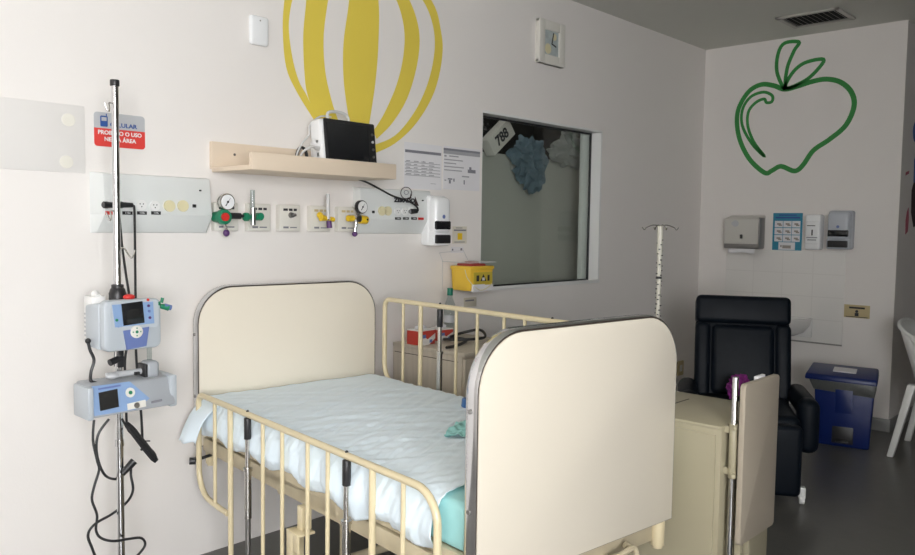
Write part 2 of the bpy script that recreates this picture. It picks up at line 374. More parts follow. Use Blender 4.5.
# outlet panels
def outlet_panel(label, x0, x1, rounded, extras):
    t = wallthing('outlet_panel', label, 'outlet panel', (x0+x1)/2, 1.29)
    h = (x1-x0)/2; k = .215
    mb = MB()
    D = -.055
    ch = .03 if not rounded else .006; cr = .012 if not rounded else .035
    lower = .068
    # sloped lower face, chamfered ends
    def ring(y, i, z0): return [(-h+i*ch, y, z0), (h-i*cr, y, z0), (h-i*cr*.6, y, k-.008*i), (-h+i*ch*.7, y, k-.004*i)]
    mb.hexa([(-h, 0, 0), (h, 0, 0), (h-cr, D+.040, .004), (-h+ch*.6, D+.040, .004), (-h, 0, lower), (h, 0, lower), (h-cr*.6, D, lower), (-h+ch, D, lower)], bev=.001)
    mb.hexa([(-h, 0, lower), (h, 0, lower), (h-cr*.6, D, lower), (-h+ch, D, lower), (-h, 0, k), (h, 0, k), (h-cr, D+.012, k-.006), (-h+ch, D+.012, k-.006)], bev=.001)
    obj('housing', mb, PANELM, t)
    def loc(px, py):
        v = PY(px, py, YA+D-.001); return v.x-(x0+x1)/2, v.z-1.29
    for kind, px_, py_ in extras:
        x, z = loc(px_, py_); y = D+.003
        if kind == 'socket':
            s = obj('socket', MB().prism(circ(x, z, .019), y-.006, y+.004), WHITE, t)
            obj('socket_holes', MB().cyl((x-.006, y-.0066, z+.004), (x-.006, y-.005, z+.004), .0022, seg=8).cyl((x+.006, y-.0066, z+.004), (x+.006, y-.005, z+.004), .0022, seg=8).cyl((x, y-.0066, z-.006), (x, y-.005, z-.006), .0022, seg=8), BLACK, s)
        if kind == 'cap': obj('blank_cap', MB().prism(circ(x, z, .0215), y-.008, y+.004), PALEY, t)
        if kind in ('label', 'redlabel'):
            s = obj('label_strip', MB().box(x-.018, x+.018, y-.005, y+.003, z-.006, z+.006), RPL if kind == 'redlabel' else BLACK, t)
            if kind == 'label': text('110v', .0105, x, z, y-.0055, WINK, s)
        if kind == 'jack': obj('data_jack', MB().box(x-.006, x+.006, y-.006, y+.003, z-.006, z+.006), BLACK, t)
        if kind == 'screw': obj('screw', MB().cyl((x, y+.008, z), (x, y-.003, z), .003), BLACK, t)
    return t
PL = outlet_panel('long grey wall panel of sockets behind the left drip stand', 1.152, 1.602, False,
  [('socket', 111.5, 205), ('socket', 126, 205), ('socket', 141.5, 205), ('socket', 155, 206), ('cap', 169.5, 206), ('cap', 183, 206), ('jack', 194.5, 206),
   ('redlabel', 110.5, 213), ('label', 127.5, 213), ('label', 142, 213), ('label', 156, 213), ('screw', 201, 190.5)])
PR = outlet_panel('long grey wall panel of sockets below the two papers, with a round picture sticker', A(353, 210).x, A(429, 210).x, True,
  [('jack', 373.5, 212), ('cap', 382, 211), ('cap', 388, 211), ('socket', 398, 211.5), ('socket', 405, 211.5), ('socket', 412, 211.5),
   ('label', 398, 218.5), ('label', 406, 218.5), ('label', 414, 218.5), ('redlabel', 421, 218.7), ('screw', 423.5, 200.5)])
# sticker on right panel and wall
v = PY(407, 196, YA-.06)
t = wallthing('round_sticker', 'round outlined sticker with black capital letters above the right outlet panel', 'sticker', v.x, v.z, y=YA-.0565)
obj('sticker_ring', MB().ribbon([(-.002+.036*math.cos(a), .014+.028*math.sin(a)) for a in [i*PI/5 for i in range(10)]], .0035, -.0012, 0, closed=True), PBROWN, t)
obj('sticker_inner', MB().ribbon([(-.002+.014*math.cos(a), .017+.010*math.sin(a)) for a in [i*PI/4 for i in range(8)]], .0025, -.0012, 0, closed=True), INK, t)
obj('sticker_triangle', MB().prism([(.052, -.045), (.082, -.045), (.056, .0)], -.0012, 0).prism([(-.005, -.012), (.032, -.012), (.028, .014), (.022, -.004)], -.0013, 0), PBROWN, t)
text('ZERADO', .027, -.012, -.022, -.001, INKD, t, bold=.0018, sx=1.25)
# gas outlets
GW = [(214, 239), (249, 270), (280, 300), (310, 331), (338, 357)]
GL = ['white gas outlet box behind the green pressure regulator', 'white gas outlet box behind the tall clear flowmeter with green knobs', 'white gas outlet box with nothing plugged in, middle of the five',
      'white gas outlet box behind the flowmeter with yellow knobs', 'white gas outlet box behind the yellow vacuum regulator']
gb = []
for (g0, g1), lab in zip(GW, GL):
    c0, c1 = PY(g0, 218, YA-.03), PY(g1, 218, YA-.03); x = (c0.x+c1.x)/2; h = .053
    t = wallthing('gas_outlet', lab, 'gas outlet', x, 1.30, 'gas outlets in a row under the shelf')
    obj('outlet_box', MB().box(-h, h, -.03, 0, 0, .112, .004), OFFW, t)
    first = lab.startswith('white gas outlet box behind the green') or 'green' in lab
    obj('top_print', MB().box(-.034, -.012, -.0308, -.029, .086, .096).box(-.006, .012, -.0308, -.029, .086, .096).box(.018, .034, -.0308, -.029, .086, .096), INKD if gb == [] or len(gb) < 3 else [BEIGES], t)
    obj('bottom_print', MB().box(-.034, -.008, -.0308, -.029, .012, .02).box(.0, .034, -.0308, -.029, .013, .018), INK, t)
    if len(gb) == 2: obj('outlet_nozzle', MB().cyl((.004, -.03, .068), (.004, -.045, .068), .013, .010).cyl((.012, -.045, .068), (.012, -.052, .070), .006), [STEELD], t)
    gb.append(t)
YG = YA-.085
def G(px, py, y=YG): return PY(px, py, y)
def gauge(parent, cx, cz, y0, r, casem, facem=WHITER):
    g = obj('gauge_case', MB().cyl((cx, y0+.022, cz), (cx, y0, cz), r, seg=24, bev=.002), casem, parent)
    obj('gauge_face', MB().cyl((cx, y0-.0015, cz), (cx, y0+.002, cz), r*.86, seg=24), facem, g)
    obj('gauge_needle', MB().prism([(cx-.35*r, cz-.45*r), (cx-.25*r, cz-.5*r), (cx+.35*r, cz+.5*r)], y0-.0028, y0-.0015).cyl((cx, y0-.003, cz), (cx, y0-.001, cz), r*.14), BLACK, g)
# oxygen regulator
o = G(223, 217)
t = thing('pressure_regulator', 'green and red pressure regulator with a round white dial', 'regulator', (o.x, YA-.03, o.z))
obj('regulator_body', MB().cyl((0, 0, 0), (0, -.05, 0), .022).cyl((0, -.05, 0), (0, -.075, 0), .031, .028, seg=20, bev=.003), GPL, t)
obj('red_cap', MB().cyl((-.004, -.074, 0), (-.004, -.083, 0), .016, seg=18), RPL, t)
d = G(225.7, 202)-o; gauge(t, d.x, d.z, -.07, .033, STEEL)
obj('gauge_stem', MB().cyl((d.x*.6, -.055, .02), (d.x, -.055, d.z-.02), .007), STEEL, t)
d = G(237, 216)-o; obj('black_connector', MB().cyl((.028, -.05, d.z), (d.x+.018, -.05, d.z), .0125, seg=10).cyl((d.x+.018, -.05, d.z), (d.x+.036, -.05, d.z), .006), BLACK, t)
d = G(227, 233)-o; obj('outlet_stem', MB().cyl((.006, -.05, -.02), (d.x, -.05, d.z+.01), .006), STEEL, t)
obj('purple_nut', MB().ball((d.x, -.05, d.z), .013, sc=(1, 1, 1.1)), PUR, t)
# oxygen flowmeter
o = G(253, 217)
t = thing('flowmeter', 'tall clear flowmeter tube with green knobs', 'flowmeter', (o.x, YA-.03, o.z))
top = G(252.5, 190)-o; bot = G(253.5, 225)-o
obj('clear_tube', MB().cyl((top.x, -.055, .03), (top.x, -.055, top.z), .0095, seg=16), CLEAR, t)
obj('inner_tube', MB().cyl((top.x, -.055, .03), (top.x, -.055, top.z-.006), .004, seg=8), CABLE, t)
obj('chrome_base', MB().cyl((0, -.055, .035), (0, -.055, bot.z), .0115, seg=16).cyl((0, 0, 0), (0, -.05, 0), .010), CHROME, t)
obj('knob', MB().cyl((-.022, -.055, 0), (-.040, -.055, 0), .017, seg=14, bev=.002).cyl((-.01, -.055, 0), (-.024, -.055, 0), .008), GPL, t)
obj('knob', MB().cyl((.012, -.045, -.002), (.045, -.045, .0), .011, .014, seg=12).cyl((.034, -.06, .003), (.034, -.035, .003), .015), GPL, t)
# air flowmeter
o = G(329, 218)
t = thing('flowmeter', 'slim silvery flowmeter tube with yellow knobs and purple foot', 'flowmeter', (o.x, YA-.03, o.z))
top = G(328, 194)-o; bot = G(329.5, 227)-o
obj('clear_tube', MB().cyl((top.x, -.055, -.005), (top.x, -.055, top.z), .0085, seg=16), CABLE, t)
obj('purple_foot', MB().cyl((0, -.055, -.012), (bot.x, -.055, bot.z-.004), .011, .0125, seg=14), PUR, t)
obj('knob', MB().cyl((-.01, -.05, -.002), (-.040, -.05, .002), .010, .016).ball((-.030, -.03, .012), .014), YPL, t)
obj('knob', MB().cyl((.008, -.05, -.005), (.030, -.05, -.006), .012, .010), YPL, t)
obj('valve_body', MB().cyl((0, 0, 0), (0, -.055, 0), .009), CHROME, t)
# vacuum regulator
o = G(357, 218.5)
t = thing('vacuum_regulator', 'yellow regulator with black-rimmed dial and chrome stem', 'regulator', (o.x, YA-.03, o.z))
obj('yellow_body', MB().cyl((-.045, -.045, .0), (-.012, -.045, 0), .014).cyl((.012, -.05, -.003), (.06, -.05, -.006), .019, seg=16, bev=.003), YPL, t)
obj('chrome_centre', MB().cyl((0, 0, 0), (0, -.072, 0), .017, seg=18, bev=.002), CHROME, t)
obj('hole', MB().cyl((.050, -.0695, -.004), (.050, -.068, -.004), .005), BLACK, t)
d = G(360.5, 207)-o; gauge(t, d.x, d.z, -.07, .030, BLACK, WHITE)
obj('gauge_stem', MB().cyl((.002, -.05, .01), (d.x, -.05, d.z-.02), .007), STEELD, t)
d = G(355.5, 234)-o; obj('chrome_stem', MB().cyl((0, -.05, -.012), (d.x, -.05, d.z+.01), .0085, .006), CHROME, t)
obj('purple_nut', MB().ball((d.x, -.05, d.z), .0125), PUR, t)
# shelf
t = thing('wall_shelf', 'beige laminate wall shelf with a raised front lip holding the monitor', 'shelf', (1.615, YA, 1.53))
obj('back_board', MB().box(0, .716, -.018, 0, .012, .12, .0015), SHELFM, t)
obj('shelf_board', MB().box(0, .716, -.285, -.018, 0, .018, .001), SHELFM, t)
obj('front_lip', MB().box(0, .716, -.303, -.285, 0, .064, .0015), SHELFM, t)
obj('screw', MB().cyl((.10, -.0185, .075), (.10, -.021, .075), .005), STEELD, t)
# monitor
o = PY(354, 166, 2.70)
t = thing('patient_monitor', 'white patient monitor with a black screen leaning back on the wall shelf', 'monitor', (o.x, 2.71, 1.5483))
tilt = Matrix.Rotation(math.radians(-7), 4, 'X')
obj('housing', MB().box(-.156, .14, 0, .075, .0, .232, .014, mtx=tilt, seg=3).box(-.148, .13, .055, .095, .0, .15, .012, mtx=tilt), WHITER, t)
fr_ = obj('front_bezel', MB().box(-.138, .142, -.006, .004, .006, .232, .006, mtx=tilt), BLACK, t)
obj('screen', MB().box(-.125, .100, -.0075, -.004, .03, .216, .002, mtx=tilt), BLACKG, t)
for k in range(5): obj('button', MB().cyl(tilt @ Vector((.122, -.006, .05+.033*k)), tilt @ Vector((.122, -.010, .05+.033*k)), .006), CABLE if k == 3 else STEELD, t)
obj('side_port', MB().box(-.156, -.150, .02, .036, .07, .09, .002, mtx=tilt).box(-.156, -.150, .02, .036, .13, .142, .001, mtx=tilt), STEELD, t)
obj('handle', MB().tube([(-.08, .07, .225), (-.075, .075, .262), (-.02, .08, .272), (.03, .08, .262), (.04, .075, .228)], .007, smooth=5), CABLE, t)
lx, lz = o.x, 1.5483
o = obj('sensor_cable', MB().tube([(-.155, .03, .10), (-.20, .02, .105), (-.235, .04, .075), (-.225, .07, .02), (-.19, .05, .013), (-.16, .0, .03), (-.17, -.03, .018)], .005, smooth=6).cyl((-.158, .03, .10), (-.185, .025, .103), .010, .007).tube([(-.20, .06, .01), (-.24, .07, .06), (-.21, .075, .12), (-.17, .08, .16), (-.16, .09, .20), (-.10, .10, .245), (-.04, .1, .25)], .004, smooth=6), CABLE, loc=(lx, 2.71, lz)); tag(o, 'pale grey sensor cables coiled at the left side of the monitor', 'cable')
o = obj('black_cable_coil', MB().tube([(.0+.026*math.cos(a), .005*a/6, .055+.05*math.sin(a)) for a in [i*.5 for i in range(26)]], .0055, smooth=2), BLACK, loc=(lx-.205, 2.79, lz)); tag(o, 'black cable coil on the shelf behind the monitor', 'cable')
# monitor power cable to the right panel
s0, s1 = PY(366, 180, 2.68), PY(413, 212, YA-.075)
o = obj('power_cable', MB().tube([PY(355, 178, 2.76), PY(366, 182, 2.78), PY(378, 188, 2.80), PY(393, 196, 2.82), PY(408, 201, 2.80), PY(416, 206, 2.79), PY(418, 210.5, 2.79), PY(414, 211.5, 2.80)], .0045, smooth=6).cyl(PY(417, 211, 2.80), PY(411, 211.5, 2.806), .011, .013).cyl(PY(411, 211.5, 2.806), PY(411, 211.5, 2.822), .012), BLACK); tag(o, 'black power cable from the wall shelf plugged into the right outlet panel', 'cable')
# papers
def paper(label, x0, x1, z0, z1, bars):
    t = wallthing('paper_notice', label, 'paper', (x0+x1)/2, z0)
    h = (x1-x0)/2
    obj('sheet', MB().box(-h, h, -.0015, -.0003, 0, z1-z0), PAPER, t)
    mb = MB(); md = MB()
    for a, b, c, d_, dark in bars: (md if dark else mb).box(-h+2*h*a, -h+2*h*b, -.0021, -.0012, (z1-z0)*(1-d_), (z1-z0)*(1-c))
    obj('printing', mb, mat('faint_ink', (.36, .36, .38), .8), t); obj('printed_heading', md, INK, t)
rb = random.Random(3)
b1 = [(.02, .98, .16, .22, 1)]+[(.02, .96, .42+.07*k, .435+.07*k, 0) for k in range(5)]+[(.05+.2*j, .05+.2*j+rb.uniform(.08, .16), .39+.07*k, .41+.07*k, 0) for k in range(5) for j in range(4)]+[(.05, .97, .70, .704, 0), (.5, .52, .38, .41, 1), (.7, .85, .86, .87, 0)]
paper('left sheet of the two printed papers beside the window', 2.655, 2.915, 1.513, 1.738, b1)
b2 = [(.0, 1, .05, .10, 1), (.0, 1, .10, .18, 0), (.02, .08, .21, .25, 0), (.15, .4, .21, .24, 0)]+[(.02, .02+rb.uniform(.3, .6), .30+.08*k, .325+.08*k, 0) for k in range(4)]+[(.66, .88, .50, .58, 1), (.70, .76, .44, .5, 1), (.12, .24, .74, .77, 1), (.15, .20, .78, .86, 1), (.27, .30, .74, .81, 1), (.55, .58, .76, .86, 1), (.5, .7, .66, .69, 0), (.03, .08, .78, .8, 1)]
paper('right sheet of the two printed papers beside the window', 2.928, 3.208, 1.520, 1.742, b2)
# soap dispenser near the window
def dispenser(label, loc, rz, body, w_=.064, h=.25, dpt=.105):
    t = thing('soap_dispenser', label, 'dispenser', loc, rz)
    obj('dispenser_body', MB().box(-w_, w_, -dpt*.62, 0, 0, h, .016, seg=4).box(-w_+.005, w_-.005, -dpt, -.015, .055, h-.006, .030, seg=5).box(-w_+.004, w_-.004, -dpt*.9, -.02, .0, .075, .008), body, t)
    obj('dark_window', MB().box(-w_+.012, w_-.012, -dpt-.003, -.04, h*.32, h*.50, .008), BLACKG, t)
    obj('push_lever', MB().box(-w_+.014, w_-.014, -dpt-.004, -.04, .012, h*.22, .006), BLACK, t)
    obj('logo', MB().prism(circ(0, h*.58, .010), -dpt-.0012, -dpt+.002), PBLUE, t)
    return t
dispenser('white soap dispenser with black window beside the two papers', (2.831, YA, 1.232), 0, WHITER)
# small stickers below it
v = A(459.5, 235)
t = wallthing('biohazard_sticker', 'small cream sticker with a yellow square beside the soap dispenser', 'sticker', v.x, v.z-.045)
obj('sticker_sheet', MB().box(-.055, .055, -.0012, 0, 0, .09), mat('cream_sheet', (.70, .66, .56), .7), t)
obj('yellow_square', MB().box(-.016, .02, -.0018, -.001, .02, .055), YPL, t)
obj('printing', MB().box(-.045, .05, -.0018, -.001, .066, .074).box(-.03, .02, -.0018, -.001, .08, .084).box(-.04, .04, -.0018, -.001, .006, .01), INK, t)
v = A(457, 250)
t = wallthing('small_label', 'tiny white label above the yellow sharps bin', 'sticker', v.x, v.z-.015)
obj('label_sheet', MB().box(-.048, .048, -.0012, 0, 0, .032), PAPER, t)
obj('printing', MB().box(-.04, -.03, -.0018, -.001, .012, .022).box(.025, .038, -.0018, -.001, .012, .024), INK, t)
# switch plate under the sharps bin
v = A(470, 303)
t = wallthing('small_wall_label', 'small cream label just below the yellow sharps bin', 'label', v.x, v.z-.02)
obj('plate', MB().box(-.05, .05, -.002, 0, 0, .05, .0005), mat('cream_sheet_low', (.62, .58, .48), .7), t)
obj('printing', MB().box(-.04, .03, -.0026, -.0018, .03, .038), INK, t)
# sharps container
t = thing('sharps_container', 'yellow sharps box with a red lid hung on the wall by the window', 'sharps box', (3.03, 2.755, 1.003))
x_, y_ = .088, .068
mb = MB().hexa([(-x_*.88, -y_*.88, 0), (x_*.88, -y_*.88, 0), (x_*.88, y_, 0), (-x_*.88, y_, 0), (-x_, -y_, .115), (x_, -y_, .115), (x_, y_, .115), (-x_, y_, .115)], bev=.006)
obj('box_body', mb, YPL2, t)
obj('box_rim', MB().box(-x_-.004, x_+.004, -y_-.004, y_+.004, .108, .126, .005), YPL2, t)
obj('lid', MB().box(-.06, .05, -.05, .055, .124, .138, .006).cyl((-.005, 0, .13), (-.005, 0, .146), .042, .036, seg=20), mat('dull_red_lid', (.36, .05, .05), .45), t)
obj('label', MB().box(-.062, .078, -y_-.0025, -y_+.004, .03, .095), mat('sharps_label', (.55, .42, .05), .5), t)
obj('white_label', MB().box(-.07, .02, -y_-.003, -y_+.01, -.004, .034).box(.02, .085, -y_-.003, -y_+.01, .0, .030), PAPER, t)
obj('hazard_mark', MB().prism([(-.015, .05), (.03, .05), (.0075, .085)], -y_-.0035, -y_-.002).box(.04, .055, -y_-.0035, -y_-.002, .05, .08).box(-.045, -.025, -y_-.0035, -y_-.002, .05, .08), INKD, t)
obj('hazard_centre', MB().box(-.002, .017, -y_-.004, -y_-.003, .053, .068), PAPER, t)
obj('carry_handle', MB().tube([(-x_, -.03, .11), (-x_-.006, -.06, .06), (-.02, -y_-.006, .005), (.06, -y_-.01, .03), (x_+.01, -.03, .05), (x_+.004, 0, .11)], .0022, smooth=5), PALEY, t)
t = thing('wire_holder', 'thin wire holder carrying the yellow sharps box on the wall', 'wire holder', (3.03, YA, 1.003))
obj('wire_frame', MB().tube([(-.10, 0, .145), (-.10, -.19, .145), (.10, -.195, .145), (.10, 0, .145)], .002).tube([(-.125, -.004, .19), (.055, -.004, .20), (.09, -.004, .15)], .0016).tube([(-.125, -.004, .19), (-.10, -.004, .145), (-.10, -.004, .0)], .0016), CABLE, t)
# white box top left, clock, small outlet near the corner
t = wallthing('white_wall_box', 'plain white rounded box on the wall left of the yellow balloon', 'box', 1.832, 2.056)
obj('cover', MB().box(-.044, .044, -.024, 0, 0, .118, .012, seg=4), WHITER, t)
obj('indicator', MB().cyl((0, -.0235, .098), (0, -.0255, .098), .003), STEELD, t)
c0 = PY(548.5, 43, YA-.03)
t = wallthing('wall_clock', 'square cream-framed wall clock above the window', 'clock', 3.793, 2.278)
obj('clock_frame', MB().box(-.125, .125, -.03, 0, 0, .02, .004).box(-.125, .125, -.03, 0, .23, .25, .004).box(-.125, -.07, -.034, 0, 0, .25, .006).box(.07, .125, -.034, 0, 0, .25, .006).box(-.075, .075, -.032, 0, .0, .055, .005).box(-.075, .075, -.032, 0, .195, .25, .005), OFFW, t)
obj('clock_face', MB().box(-.072, .072, -.022, -.004, .05, .2), CLOCKF, t)
obj('face_picture', MB().prism(circ(.03, .165, .02, 12), -.0235, -.021).prism(circ(-.03, .09, .03, 12), -.0235, -.021), [PALEY], t)
obj('hour_hand', MB().hexa([(0, -.026, .118), (.045, -.026, .106), (.045, -.024, .106), (0, -.024, .118), (0, -.026, .126), (.045, -.026, .114), (.045, -.024, .114), (0, -.024, .126)]), BLACK, t)
obj('minute_hand', MB().hexa([(-.004, -.028, .12), (.004, -.028, .12), (.004, -.026, .12), (-.004, -.026, .12), (.012, -.028, .185), (.02, -.028, .185), (.02, -.026, .185), (.012, -.026, .185)]), BLACK, t)
v = A(679.5, 368)
t = wallthing('wall_socket', 'small beige wall socket low on the wall between footboard and recliner', 'socket', v.x, v.z-.055)
obj('cover_plate', MB().box(-.045, .045, -.012, 0, 0, .11, .004), BEIGES, t)
obj('socket_face', MB().box(-.02, .02, -.014, -.01, .03, .08, .002), OFFW, t)
# ================================================================== LEFT DRIP STAND
YP = 2.55
pt = PY(116, 80, YP); px0 = PY(118, 320, YP).x
SX = px0
t = thing('drip_stand', 'tall chrome drip stand carrying two infusion pumps at the left', 'drip stand', (SX, YP, 0))
TOPZ = pt.z
obj('pole', MB().cyl((0, 0, .10), (0, 0, TOPZ-.02), .0115, seg=18).cyl((0, 0, .6), (0, 0, .62), .014), CHROME, t)
obj('pole_cap', MB().cyl((0, 0, TOPZ-.02), (0, 0, TOPZ), .0145, seg=14, bev=.002), BLACK, t)
obj('pole_collar', MB().lathe([(.014, 1.078), (.027, 1.078), (.027, 1.10), (.022, 1.115), (.019, 1.118), (.019, 1.128), (.014, 1.13)]), BLACK, t)
for zz, sgn in ((1.70, -1), (1.36, -1), (1.24, 1)):
    obj('hook', MB().tube([(0, 0, zz), (sgn*.02, -.004, zz+.006), (sgn*.026, -.02, zz-.012), (sgn*.032, -.03, zz-.025), (sgn*.038, -.03, zz-.02), (sgn*.045, -.03, zz)], .0025, smooth=4), STEEL, t)
for k in range(5):
    a = 2*PI*k/5+.35
    lg = obj('leg', MB().tube([(0, 0, .11), (.05*math.cos(a), .05*math.sin(a), .10), (.24*math.cos(a), .24*math.sin(a), .065)], .011), STEEL, t)
    obj('caster', MB().cyl((.24*math.cos(a)-.01*math.sin(a), .24*math.sin(a)+.01*math.cos(a), .026), (.24*math.cos(a)+.01*math.sin(a), .24*math.sin(a)-.01*math.cos(a), .026), .026), BLACK, lg)
# pump 1
YPF = 2.47
a = PY(104, 342, YPF); b = PY(161.5, 305, YPF)
W1 = (b.x-a.x); z0_ = PY(115, 352, YPF).z; z1_ = PY(125, 300, YPF).z; h1 = z1_-z0_
t = thing('infusion_pump', 'upper grey and blue infusion pump on the drip stand, with boxy body', 'infusion pump', ((a.x+b.x)/2, YPF, z0_))
hw1 = W1/2
mb = MB().prism(rrect(-hw1, hw1, 0, h1, .022, k=5), 0, .045, bev=.010).hexa([(-hw1-.004, .03, .004), (hw1-.01, .03, .004), (hw1-.02, .12, .01), (-hw1-.01, .12, .01), (-hw1-.004, .03, h1-.008), (hw1-.01, .03, h1-.008), (hw1-.02, .12, h1-.02), (-hw1-.01, .12, h1-.02)], bev=.008)
obj('housing', mb, PUMPM, t)
obj('front_plate', MB().prism(rrect(-hw1+.02, hw1-.012, h1*.42, h1*.96, .010), -.002, .004), PUMPM, t)
obj('keypad_field', MB().prism([(-hw1+.025, h1*.92), (hw1-.03, h1*.94), (hw1-.026, h1*.50), (-hw1+.034, h1*.48)], -.0035, .002), PLBLUE, t)
sc_ = obj('screen', MB().prism([(-.040, h1*.93), (.028, h1*.96), (.034, h1*.53), (-.034, h1*.50)], -.006, .002, bev=.0008), BLACKG, t)
obj('blue_panel', MB().prism([(-.034, h1*.40), (.05, h1*.44), (.040, h1*.06), (-.024, h1*.02)], -.004, .002), PBLUE, t)
obj('dial_pad', MB().prism(circ(.008, h1*.36, .020), -.007, .0, bev=.001), OFFW, t)
obj('dial_marks', MB().cyl((.008, -.0076, h1*.36), (.008, -.006, h1*.36), .005).box(-.006, -.002, -.0076, -.006, h1*.36-.002, h1*.36+.002).box(.018, .022, -.0076, -.006, h1*.36-.002, h1*.36+.002).box(.006, .010, -.0076, -.006, h1*.36+.010, h1*.36+.014).box(.006, .010, -.0076, -.006, h1*.36-.014, h1*.36-.010), GPL, t)
for i_, (bx_, bz_, bm_) in enumerate([(-.055, .62, GPL), (-.05, .5, PLBLUE), (.048, .86, PUR), (.05, .75, PBLUE), (.052, .62, PUR), (.046, .98, RPL)]):
    obj('button', MB().cyl((bx_, -.0035, h1*bz_), (bx_, -.006, h1*bz_), .0045, seg=10), bm_, t)
obj('red_valve', MB().ball((.0, .03, h1+.006), .016, sc=(1.2, 1, .6)), RPL, t)
obj('green_clip', MB().ball((hw1-.01, .01, h1*.88), .011).cyl((hw1-.004, .0, h1*.84), (hw1+.022, -.005, h1*.79), .008, .010).cyl((hw1-.0, 0, h1*.9), (hw1+.004, .0, h1*1.0), .005), [GPL], t)
obj('blue_clip', MB().cyl((hw1+.008, -.002, h1*.83), (hw1+.03, -.006, h1*.79), .009, .009), PBLUE, t)
# side power module
obj('side_module', MB().box(-hw1+.006, -hw1+.05, .10, .17, .012, h1+.006, .006).cyl((-hw1+.028, .11, h1+.0), (-hw1+.032, .14, h1+.012), .013), WHITE, t)
mv = MB()
for k in range(7): mv.box(-hw1+.0048, -hw1+.007, .108, .162, .022+.014*k, .028+.014*k)
obj('module_vents', mv, GREYS, t)
obj('pole_clamp', MB().box(SX-(a.x+b.x)/2-.022, SX-(a.x+b.x)/2+.022, .062, .0675, h1*.3, h1*.6, .002), PUMPD, t)
# pump 2, a syringe pump lying across the pole
a = PY(90, 400, YPF-.01); b = PY(176.5, 390, YPF-.01)
zb = PY(133, 413, YPF-.01).z; zt = PY(133, 380, YPF-.01).z; h2 = zt-zb; hw2 = (b.x-a.x)/2
t = thing('syringe_pump', 'lower long syringe pump lying across the drip stand, grey with blue keypad', 'infusion pump', ((a.x+b.x)/2, YPF-.01, zb))
def pr(y): return y
mb = MB().hexa([(-hw2, .0, .0), (hw2, .0, .004), (hw2-.006, .12, .01), (-hw2, .12, .01), (-hw2, .018, h2*.93), (hw2, .018, h2*.93), (hw2-.006, .115, h2), (-hw2, .115, h2)], bev=.010)
obj('housing', mb, PUMPD, t)
k2 = lambda x, z: (x, z)
def slant(poly, off, m, name):
    mb = MB(); mb.prism(poly, -.0015, .0015)
    for v in mb.bm.verts: v.co.y += .018*(v.co.z/(h2*.93))-off
    return obj(name, mb, m, t)
slant([(-hw2+.012, h2*.10), (hw2-.14, h2*.10), (hw2-.09, h2*.36), (hw2-.15, h2*.94), (-hw2+.012, h2*.94)], .002, PLBLUE, 'keypad')
slant([(-hw2+.03, h2*.22), (-hw2+.088, h2*.26), (-hw2+.088, h2*.78), (-hw2+.03, h2*.74)], .005, BLACKG, 'screen')
slant(circ(-.012, h2*.62, .015), .005, OFFW, 'dial_pad')
slant(circ(-.012, h2*.62, .006), .0065, GPL, 'dial_centre')
slant([(-hw2+.03, h2*.82), (-hw2+.10, h2*.84), (-hw2+.10, h2*.89), (-hw2+.03, h2*.87)], .004, PBLUE, 'brand_strip')
slant([(-.025, h2*.12), (.035, h2*.14), (.035, h2*.34), (-.025, h2*.30)], .004, OFFW, 'button_strip')
slant(circ(.005, h2*.22, .009), .006, STEELD, 'button')
slant([(.055, h2*.2), (.09, h2*.22), (.09, h2*.28), (.055, h2*.26)], .0035, INK, 'model_marks')
obj('end_cap', MB().box(-hw2-.006, -hw2+.012, -.001, .115, -.004, h2*.92, .005), PUMPM, t)
obj('end_cap', MB().box(hw2-.02, hw2+.006, .006, .118, -.002, h2*.98, .006), PUMPM, t)
obj('drive_head', MB().box(.06, .105, .04, .10, h2*.9, h2+.045, .014, seg=4), PUMPD, t)
obj('drive_black_plate', MB().box(.052, .064, .042, .095, h2*.9, h2+.038, .004), BLACK, t)  # black plate on the left side of the drive head
obj('syringe_rail', MB().cyl((-.06, .07, h2+.010), (.06, .07, h2+.012), .010).ball((-.045, .06, h2+.010), .014, sc=(1.5, 1, .7)), GREYS, t)
obj('clamp_lever', MB().cyl((SX-(a.x+b.x)/2-.035, .075, h2+.05), (SX-(a.x+b.x)/2+.01, .085, h2+.062), .011).box(SX-(a.x+b.x)/2-.008, SX-(a.x+b.x)/2+.012, .075, .11, h2+.03, h2+.085, .003), BLACK, t)
obj('syringe_latch', MB().box(.025, .04, .05, .07, h2+.004, h2+.014), BLACK, t)
obj('plunger', MB().cyl((.082, .07, h2+.04), (.082, .07, h2+.10), .008), CLEAR, t)
# cables of the stand
def cab(name, label, pts, r=.0042, extra=None):
    mb = MB().tube(pts, r, smooth=6)
    if extra: extra(mb)
    o = obj(name, mb, BLACK); return tag(o, label, 'cable')
q = lambda x, y, Y=2.53: PY(x, y, Y)
pl1 = PY(127, 205, YA-.075); pl0 = PY(112, 205, YA-.075)
cab('power_cable', 'black power cable plugged in right of the drip stand pole, running down to the pumps', [pl1, q(133, 205.5, 2.80), q(134.5, 212, 2.78), q(135, 250, 2.72), q(135.5, 296, 2.64), q(136, 352, 2.64), q(138, 380, 2.62), q(139, 400, 2.62), q(141, 412, 2.56), q(142.5, 445, 2.52), q(141, 450, 2.52)],
    extra=lambda mb: mb.cyl(pl1+Vector((-.03, 0, 0)), pl1+Vector((.02, 0, 0)), .011, .008).cyl(pl1+Vector((-.02, .018, 0)), pl1+Vector((-.02, 0, 0)), .012))
